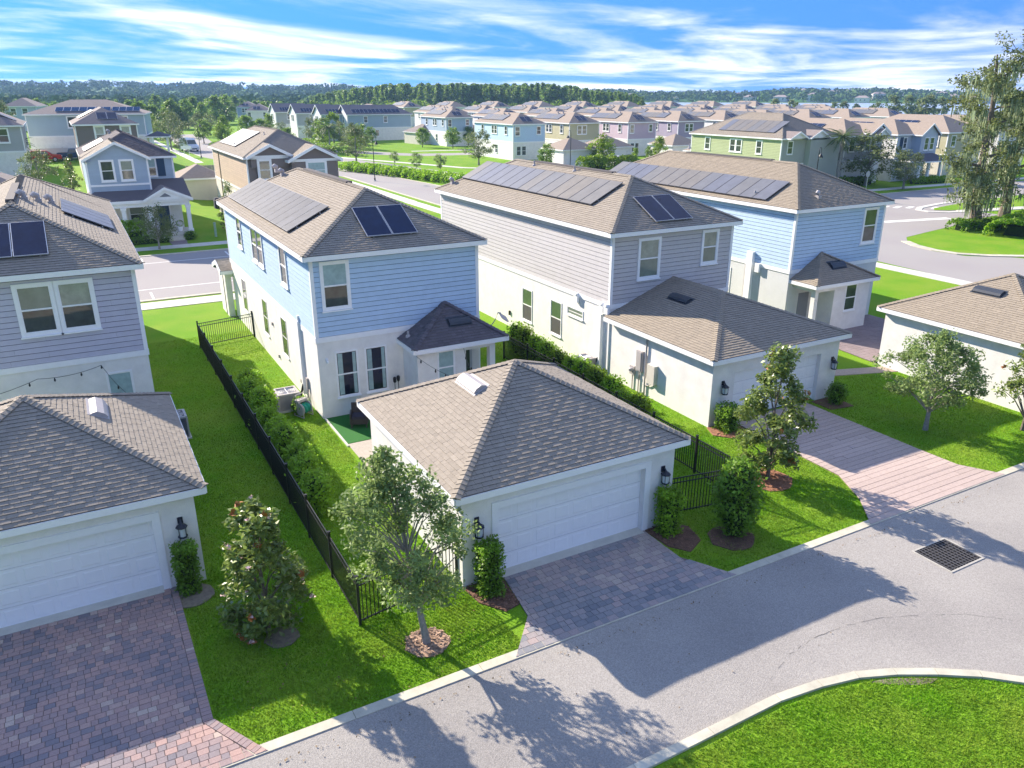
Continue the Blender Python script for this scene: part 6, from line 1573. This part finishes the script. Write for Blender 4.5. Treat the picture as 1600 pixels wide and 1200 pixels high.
# ------------------------------------------------ vehicles and lamps
TYRE = M('tyre', (.012, .012, .013), .8, .1); RIM = M('rim', (.45, .46, .48), .35, .05, metal=.7)
def vehicle(label, loc, rot, paint, kind='suv', cat='car'):
    R = thing({'van': 'van', 'truck': 'pickup_truck'}.get(kind, 'parked_car'), label, cat, loc, rot)
    W_ = {'van': 1.0, 'truck': .98}.get(kind, .92)
    prof = {'suv': [(-2.3, .35), (-2.35, .75), (-2.25, 1.0), (-1.15, 1.12), (1.9, 1.12), (2.25, 1.0), (2.3, .4)],
            'truck': [(-2.8, .45), (-2.85, .9), (-2.7, 1.12), (-1.4, 1.2), (2.75, 1.2), (2.8, .5)],
            'van': [(-2.75, .35), (-2.8, .8), (-2.65, 1.15), (-1.9, 1.35), (2.75, 1.35), (2.8, .4)]}[kind]
    cab = {'suv': [(-1.1, 1.12), (-.35, 1.66), (1.75, 1.68), (2.15, 1.12)], 'truck': [(-1.3, 1.2), (-.55, 1.85), (1.0, 1.85), (1.2, 1.2)],
           'van': [(-1.85, 1.35), (-1.25, 2.3), (-.9, 2.55), (2.7, 2.55), (2.75, 1.35)]}[kind]
    def ext(m, pr, w0, w1=None, zref=None):
        n = len(pr); w1 = w1 or w0; zs = [p[1] for p in pr]; lo, hi = min(zs), max(zs)
        f_ = lambda z: w0+(w1-w0)*(z-lo)/(hi-lo+1e-6)
        m.add([(x, -f_(z), z) for x, z in pr]+[(x, f_(z), z) for x, z in pr], [list(range(n)), list(range(n, 2*n))[::-1]]+[(i, n+i, n+(i+1) % n, (i+1) % n) for i in range(n)])
    m = MB(); ext(m, prof, W_); m.build('body', paint, R)
    m = MB(); ext(m, cab, W_-.02, W_-.2); o = m.build('cabin', paint, R)
    a, b = cab[0], cab[1]
    m = MB(); k = .06
    P = lambda t, y, o_: (a[0]+(b[0]-a[0])*t-o_, y, a[1]+(b[1]-a[1])*t+o_*.5)
    m.add([P(.08, -(W_-.1), .012), P(.08, W_-.1, .012), P(.92, W_-.24, .012), P(.92, -(W_-.24), .012)], [(0, 1, 2, 3)]); m.build('windscreen', GLASS, o)
    x0, x1 = (cab[1][0]-.05, (cab[-2][0] if kind != 'van' else cab[0][0]+1.6)); z0, z1 = cab[0][1]+.05, cab[1][1]-.08
    for s in (-1, 1):
        m = MB(); y0, y1 = s*(W_-.01), s*(W_-.175) if kind != 'van' else s*(W_-.12)
        m.add([(x0-.25, y0, z0), (x1+.15, y0, z0), (x1-.1, y1+s*.01, z1), (x0+.1, y1+s*.01, z1)], [(0, 1, 2, 3) if s < 0 else (3, 2, 1, 0)]); m.build('side_window', GLASS, o)
    for x in (prof[0][0]+.95, prof[-1][0]-1.0):
        for s in (-1, 1):
            m = MB(); m.tube([(x, s*(W_-.2), .34), (x, s*(W_+.015), .34)], .35, 14); w_ = m.build('wheel', TYRE, R)
            m = MB(); m.tube([(x, s*(W_+.005), .34), (x, s*(W_+.025), .34)], .22, 10); m.build('rim', RIM, w_)
    for s in (-1, 1):
        m = MB(); y = s*(W_-.25); x = prof[1][0]+.03; m.box(x-.06, y-.17, .72, x+.1, y+.17, .9); m.build('headlight', LENS, R)
        m = MB(); x = prof[-1][0]; m.box(x-.1, y-.1, .8, x+.02, y+.1, 1.0); m.build('tail_light', M('tail_red', (.35, .01, .01), .3), R)
    m = MB(); x = prof[1][0]; m.box(x-.03, -.5, .5, x+.12, .5, .68); m.build('grille', BLACK, R)
    if kind == 'truck':
        m = MB(); m.box(1.25, -.85, 1.0, 2.72, .85, 1.215); m.build('bed_liner', BLACK, R)
    return R
CW = M('car_white', (.72, .73, .75), .25, .02, coat=.6); CR = M('car_red', (.45, .012, .012), .25, .02, coat=.6); CBL = M('car_blue', (.012, .05, .13), .25, .02, coat=.6); CD = M('car_dark', (.02, .022, .028), .25, .02, coat=.6)
vehicle('white delivery van parked by the kerb on the left street, facing us', (25.6, 200, 0), math.radians(103), CW, 'van', 'van').scale = (1.12,)*3
vehicle('red car parked before the tall white fence', (-2.6, 147.4, 2.5), math.radians(178), CR)
vehicle('dark blue pickup parked half behind the brown house', (1.9, 148.6, 2.45), math.radians(172), CBL, 'truck', 'pickup truck')
vehicle('white car with blue glass parked by the far garage', (89.4, 121.8, 0), math.radians(75), CW)
vehicle('dark car on the left street, only its roof over the tan house', (51.6, 246, 0), math.radians(95), CD)
vehicle('pale car on the left street behind the tan house ridge', (52.2, 226, 0), math.radians(95), CW)
for nm_, x, y in (('nearer', .9, 145.2), ('farther', 2.1, 145.0)):
    R = thing('wheelie_bin', 'dark wheelie bin at the kerb by the blue pickup, '+('left one' if nm_ == 'nearer' else 'right one'), 'bin', (x, y, 2.6)); m = MB(); m.hexa([(-.25, -.3, .05), (.25, -.3, .05), (.25, .3, .05), (-.25, .3, .05), (-.32, -.38, 1.0), (.32, -.38, 1.0), (.32, .38, 1.0), (-.32, .38, 1.0)]); m.build('body', CD, R)
    m = MB(); m.box(-.34, -.4, 1.0, .34, .42, 1.07); m.build('lid', CD, R)
def lamp(label, x, y, H, side=1., z=0.):
    R = thing('street_lamp', label, 'street lamp', (x, y, z))
    m = MB(); m.tube([(0, 0, 0), (0, 0, .5), (0, 0, .55), (0, 0, H-.5)], [.13, .11, .07, .05], 8)
    q = []
    for i in range(9): a = math.pi*i/8; q.append((side*(.38-.38*math.cos(a)), 0, H-.5+.5*math.sin(a)))
    q.append((side*.76, 0, H-.75)); m.tube(q, .035, 6); m.build('pole', BLACK, R)
    m = MB(); m.lathe((side*.76, 0, H-1.25), [(.30, 0), (.27, .1), (.16, .3), (.06, .5)], 10); m.build('lamp_shade', BLACK, R)
    m = MB(); m.lathe((side*.76, 0, H-1.33), [(.10, 0), (.16, .06), (.16, .085)], 8); m.build('globe', LENS, R)
    m = MB(); m.lathe((0, 0, 0), [(.24, -.1), (.24, .06), (.16, .14)], 8); m.build('base', CONC, R)
    return R
lamp('black gooseneck street lamp at the bend of the cross street', 41.0, 117.7, 6.6, .7)
lamp('tall black street lamp in front of the tan house, by the white van', 24.7, 177, 7.4, .7)
lamp('black street lamp before the first far garage', 79.2, 122.0, 6.4, -.8)
lamp('black street lamp at the green house corner behind the blue house ridge', 84.0, 71.6, 6.2, .5)
lamp('street lamp far left among the street trees', 18.6, 232, 7.2, .7)
lamp('street lamp beyond the tree by the van', 24.2, 246, 7.2, .7)
R = thing('round_sign', 'grey round sign on a post before the street trees by the front street', 'sign', (93.5, 71.2, 0)); m = MB(); m.tube([(0, 0, 0), (0, 0, 2.6)], .035, 6); m.build('post', ALU, R); m = MB(); m.tube([(0, -.02, 2.5), (0, .02, 2.5)], .42, 8); m.build('sign_plate', M('sign_grey', (.42, .44, .42), .5, .05), R)
R = thing('street_sign', 'white sign board on posts on the verge before the van', 'sign', (22.4, 180, 0)); m = MB(); m.tube([(-.5, 0, 0), (-.5, 0, 2.0)], .05, 6); m.tube([(.5, 0, 0), (.5, 0, 2.0)], .05, 6); m.build('post', WHITE, R); m = MB(); m.box(-1.0, -.03, 1.7, 1.0, .03, 2.3); m.build('sign_plate', WHITE, R)
for k, (x, y, h) in enumerate(((170, 520, 24), (230, 500, 24))):
    R = thing('utility_pole', 'pale utility pole against the pine wood, '+('left one' if k == 0 else 'right one'), 'utility pole', (x, y, 0)); m = MB(); m.tube([(0, 0, 0), (0, 0, h*.72)], [.3, .18], 6); m.build('pole', BARKG, R); m = MB(); m.box(-1.6, -.1, h*.66, 1.6, .1, h*.68); m.build('cross_arm', BARKG, R)

# ------------------------------------------------ grass blades on the near lawns
def blades(name, regions, excl, seed):
    g = np.random.default_rng(seed); C = []
    for poly, dens in regions:
        xs = [p[0] for p in poly]; ys = [p[1] for p in poly]
        A = (max(xs)-min(xs))*(max(ys)-min(ys)); n = int(A*dens)
        x = g.uniform(min(xs), max(xs), n); y = g.uniform(min(ys), max(ys), n)
        def inside(p):
            c = np.zeros(len(x), bool)
            for i in range(len(p)):
                x1, y1 = p[i]; x2, y2 = p[i-1]
                if y1 == y2: continue
                c ^= ((y1 > y) != (y2 > y)) & (x < (x2-x1)*(y-y1)/(y2-y1)+x1)
            return c
        k = inside(poly)
        for e in excl: k &= ~inside(e)
        C.append(np.stack([x[k], y[k]], 1))
    C = np.concatenate(C); n = len(C)
    patch = np.array([mnoise.noise(Vector((x*.9, y*.9, 1)))*.6+mnoise.noise(Vector((x*3.1, y*3.1, 7)))*.5 for x, y in C])
    h = (.030+.035*g.random(n))*(1+.45*patch); a = g.random(n)*6.283; w_ = .008+.007*g.random(n)
    b = g.normal(size=(n, 2))*.03
    P0 = np.stack([C[:, 0]-w_*np.cos(a), C[:, 1]-w_*np.sin(a), np.zeros(n)], 1); P1 = np.stack([C[:, 0]+w_*np.cos(a), C[:, 1]+w_*np.sin(a), np.zeros(n)], 1)
    P2 = np.stack([C[:, 0]+b[:, 0], C[:, 1]+b[:, 1], h], 1)
    V = np.stack([P0, P1, P2], 1).reshape(-1, 3)
    me = bpy.data.meshes.new(name); me.vertices.add(3*n); me.vertices.foreach_set('co', V.astype(np.float32).ravel())
    me.loops.add(3*n); me.loops.foreach_set('vertex_index', np.arange(3*n, dtype=np.int32)); me.polygons.add(n); me.polygons.foreach_set('loop_start', np.arange(0, 3*n, 3, dtype=np.int32))
    me.materials.append(BLADE); at = me.attributes.new('tone', 'FLOAT', 'POINT')
    T = np.clip(.5+.45*patch+g.normal(0, .16, n), 0, 1); at.data.foreach_set('value', np.repeat(T, 3).astype(np.float32))
    me.update(calc_edges=True); me.validate(); link(name, me, None, 'stuff')
EX = [[(-4.6, 20.5), (-4.6, 13.3), (1.66, 13.3), (.82, 14.85), (.76, 20.5)], [(8.83, 16.6), (8.5, 14.65), (7.45, 13.3), (14.66, 13.3), (13.84, 14.95), (13.84, 16.6)],
      [(22.31, 21.7), (22.16, 16.2), (21.36, 14.7), (20.25, 13.3), (27.5, 13.3), (26.7, 14.9), (26.7, 21.7)],
      [(7.6, 16.58), (14.88, 16.58), (14.88, 48.6), (7.6, 48.6)], [(7.6, 16.6), (7.65, 15.75), (8.1, 15.05), (8.9, 15.2), (8.9, 16.6)], [(13.8, 16.6), (13.8, 15.5), (14.3, 14.9), (15.05, 15.25), (15.2, 16.1), (14.9, 16.6)],
      [(21.05, 21.7), (28.4, 21.7), (28.4, 48), (21.05, 48)], [(20.95, 21.8), (20.65, 21.0), (21.2, 20.3), (22.3, 20.3), (22.3, 21.8)], disc(19.75, 17.2, .85), disc(5.85, 14.95, .55), disc(1.05, 19.8, .5), disc(2.75, 16.9, .3), [(-6, 20.4), (1.52, 20.4), (1.52, 27.8), (-6, 27.8)], [(-6, 31.8), (1.6, 31.8), (1.6, 52), (-6, 52)],
      [(33.8, 16.3), (42, 16.3), (42, 24), (33.8, 24)], [(30.2, 23.5), (33.85, 22.3), (34, 24.6), (30.2, 24.5)], [(33.9, 24), (41.5, 24), (41.5, 31), (33.9, 31)]]
IN2 = [p for p in INNER if p[0] >= 6]
isl = [(p[0]-.0, p[1]-.33) for p in IN2 if p[0] < 17.2]+[(p[0]-.33, p[1]-.1) for p in IN2 if p[0] >= 17.2]+[(6, -2)]
blades('grass', [([(.5, 13.66), (7.9, 13.66), (7.9, 19), (.5, 21)], 1300), ([(.5, 21), (7.7, 19), (7.7, 31), (.5, 31)], 750), ([(1.3, 31), (7.7, 31), (7.7, 45), (1.3, 45)], 330),
                 ([(13.7, 13.66), (22.4, 13.66), (22.4, 22), (13.7, 22)], 800), ([(14.8, 22), (21.1, 22), (21.1, 36), (14.8, 36)], 330), ([(26.6, 13.66), (34, 13.66), (34, 24.5), (26.6, 24.5)], 480), (isl, 1500)], EX, 3)
# leaves and grit along the alley kerbs
g_ = np.random.default_rng(12); q = []
for i in range(260):
    x = g_.uniform(-4, 27); y = 13.05-abs(g_.normal(0, .12)); q.append((x, y))
for i in range(60): q.append((g_.uniform(2, 26), g_.uniform(9.8, 13)))
for i in range(90): q.append((g_.uniform(1, 7.5), g_.uniform(13.7, 16)))
C_ = np.array([(x, y, .035) for x, y in q]); V_, T_ = quads(C_, g_.uniform(.012, .035, len(C_)), 4, .6, 3.0)
link('leaf_litter', qmesh('leaf_litter', V_, T_, LITTER), None, 'stuff')
# ------------------------------------------------ air
hz = MB(); hz.box(-1300, -420, -1.0, 1900, 1900, 46)
hm = bpy.data.materials.new('haze'); hm.use_nodes = True; n_ = hm.node_tree.nodes; n_.clear()
ho = n_.new('ShaderNodeOutputMaterial'); pvn = n_.new('ShaderNodeVolumePrincipled'); pvn.inputs['Color'].default_value = (.36, .60, 1, 1); pvn.inputs['Density'].default_value = .00017; pvn.inputs['Anisotropy'].default_value = .2
hm.node_tree.links.new(pvn.outputs[0], ho.inputs['Volume'])
hz.build('haze', hm, None, kind='stuff')
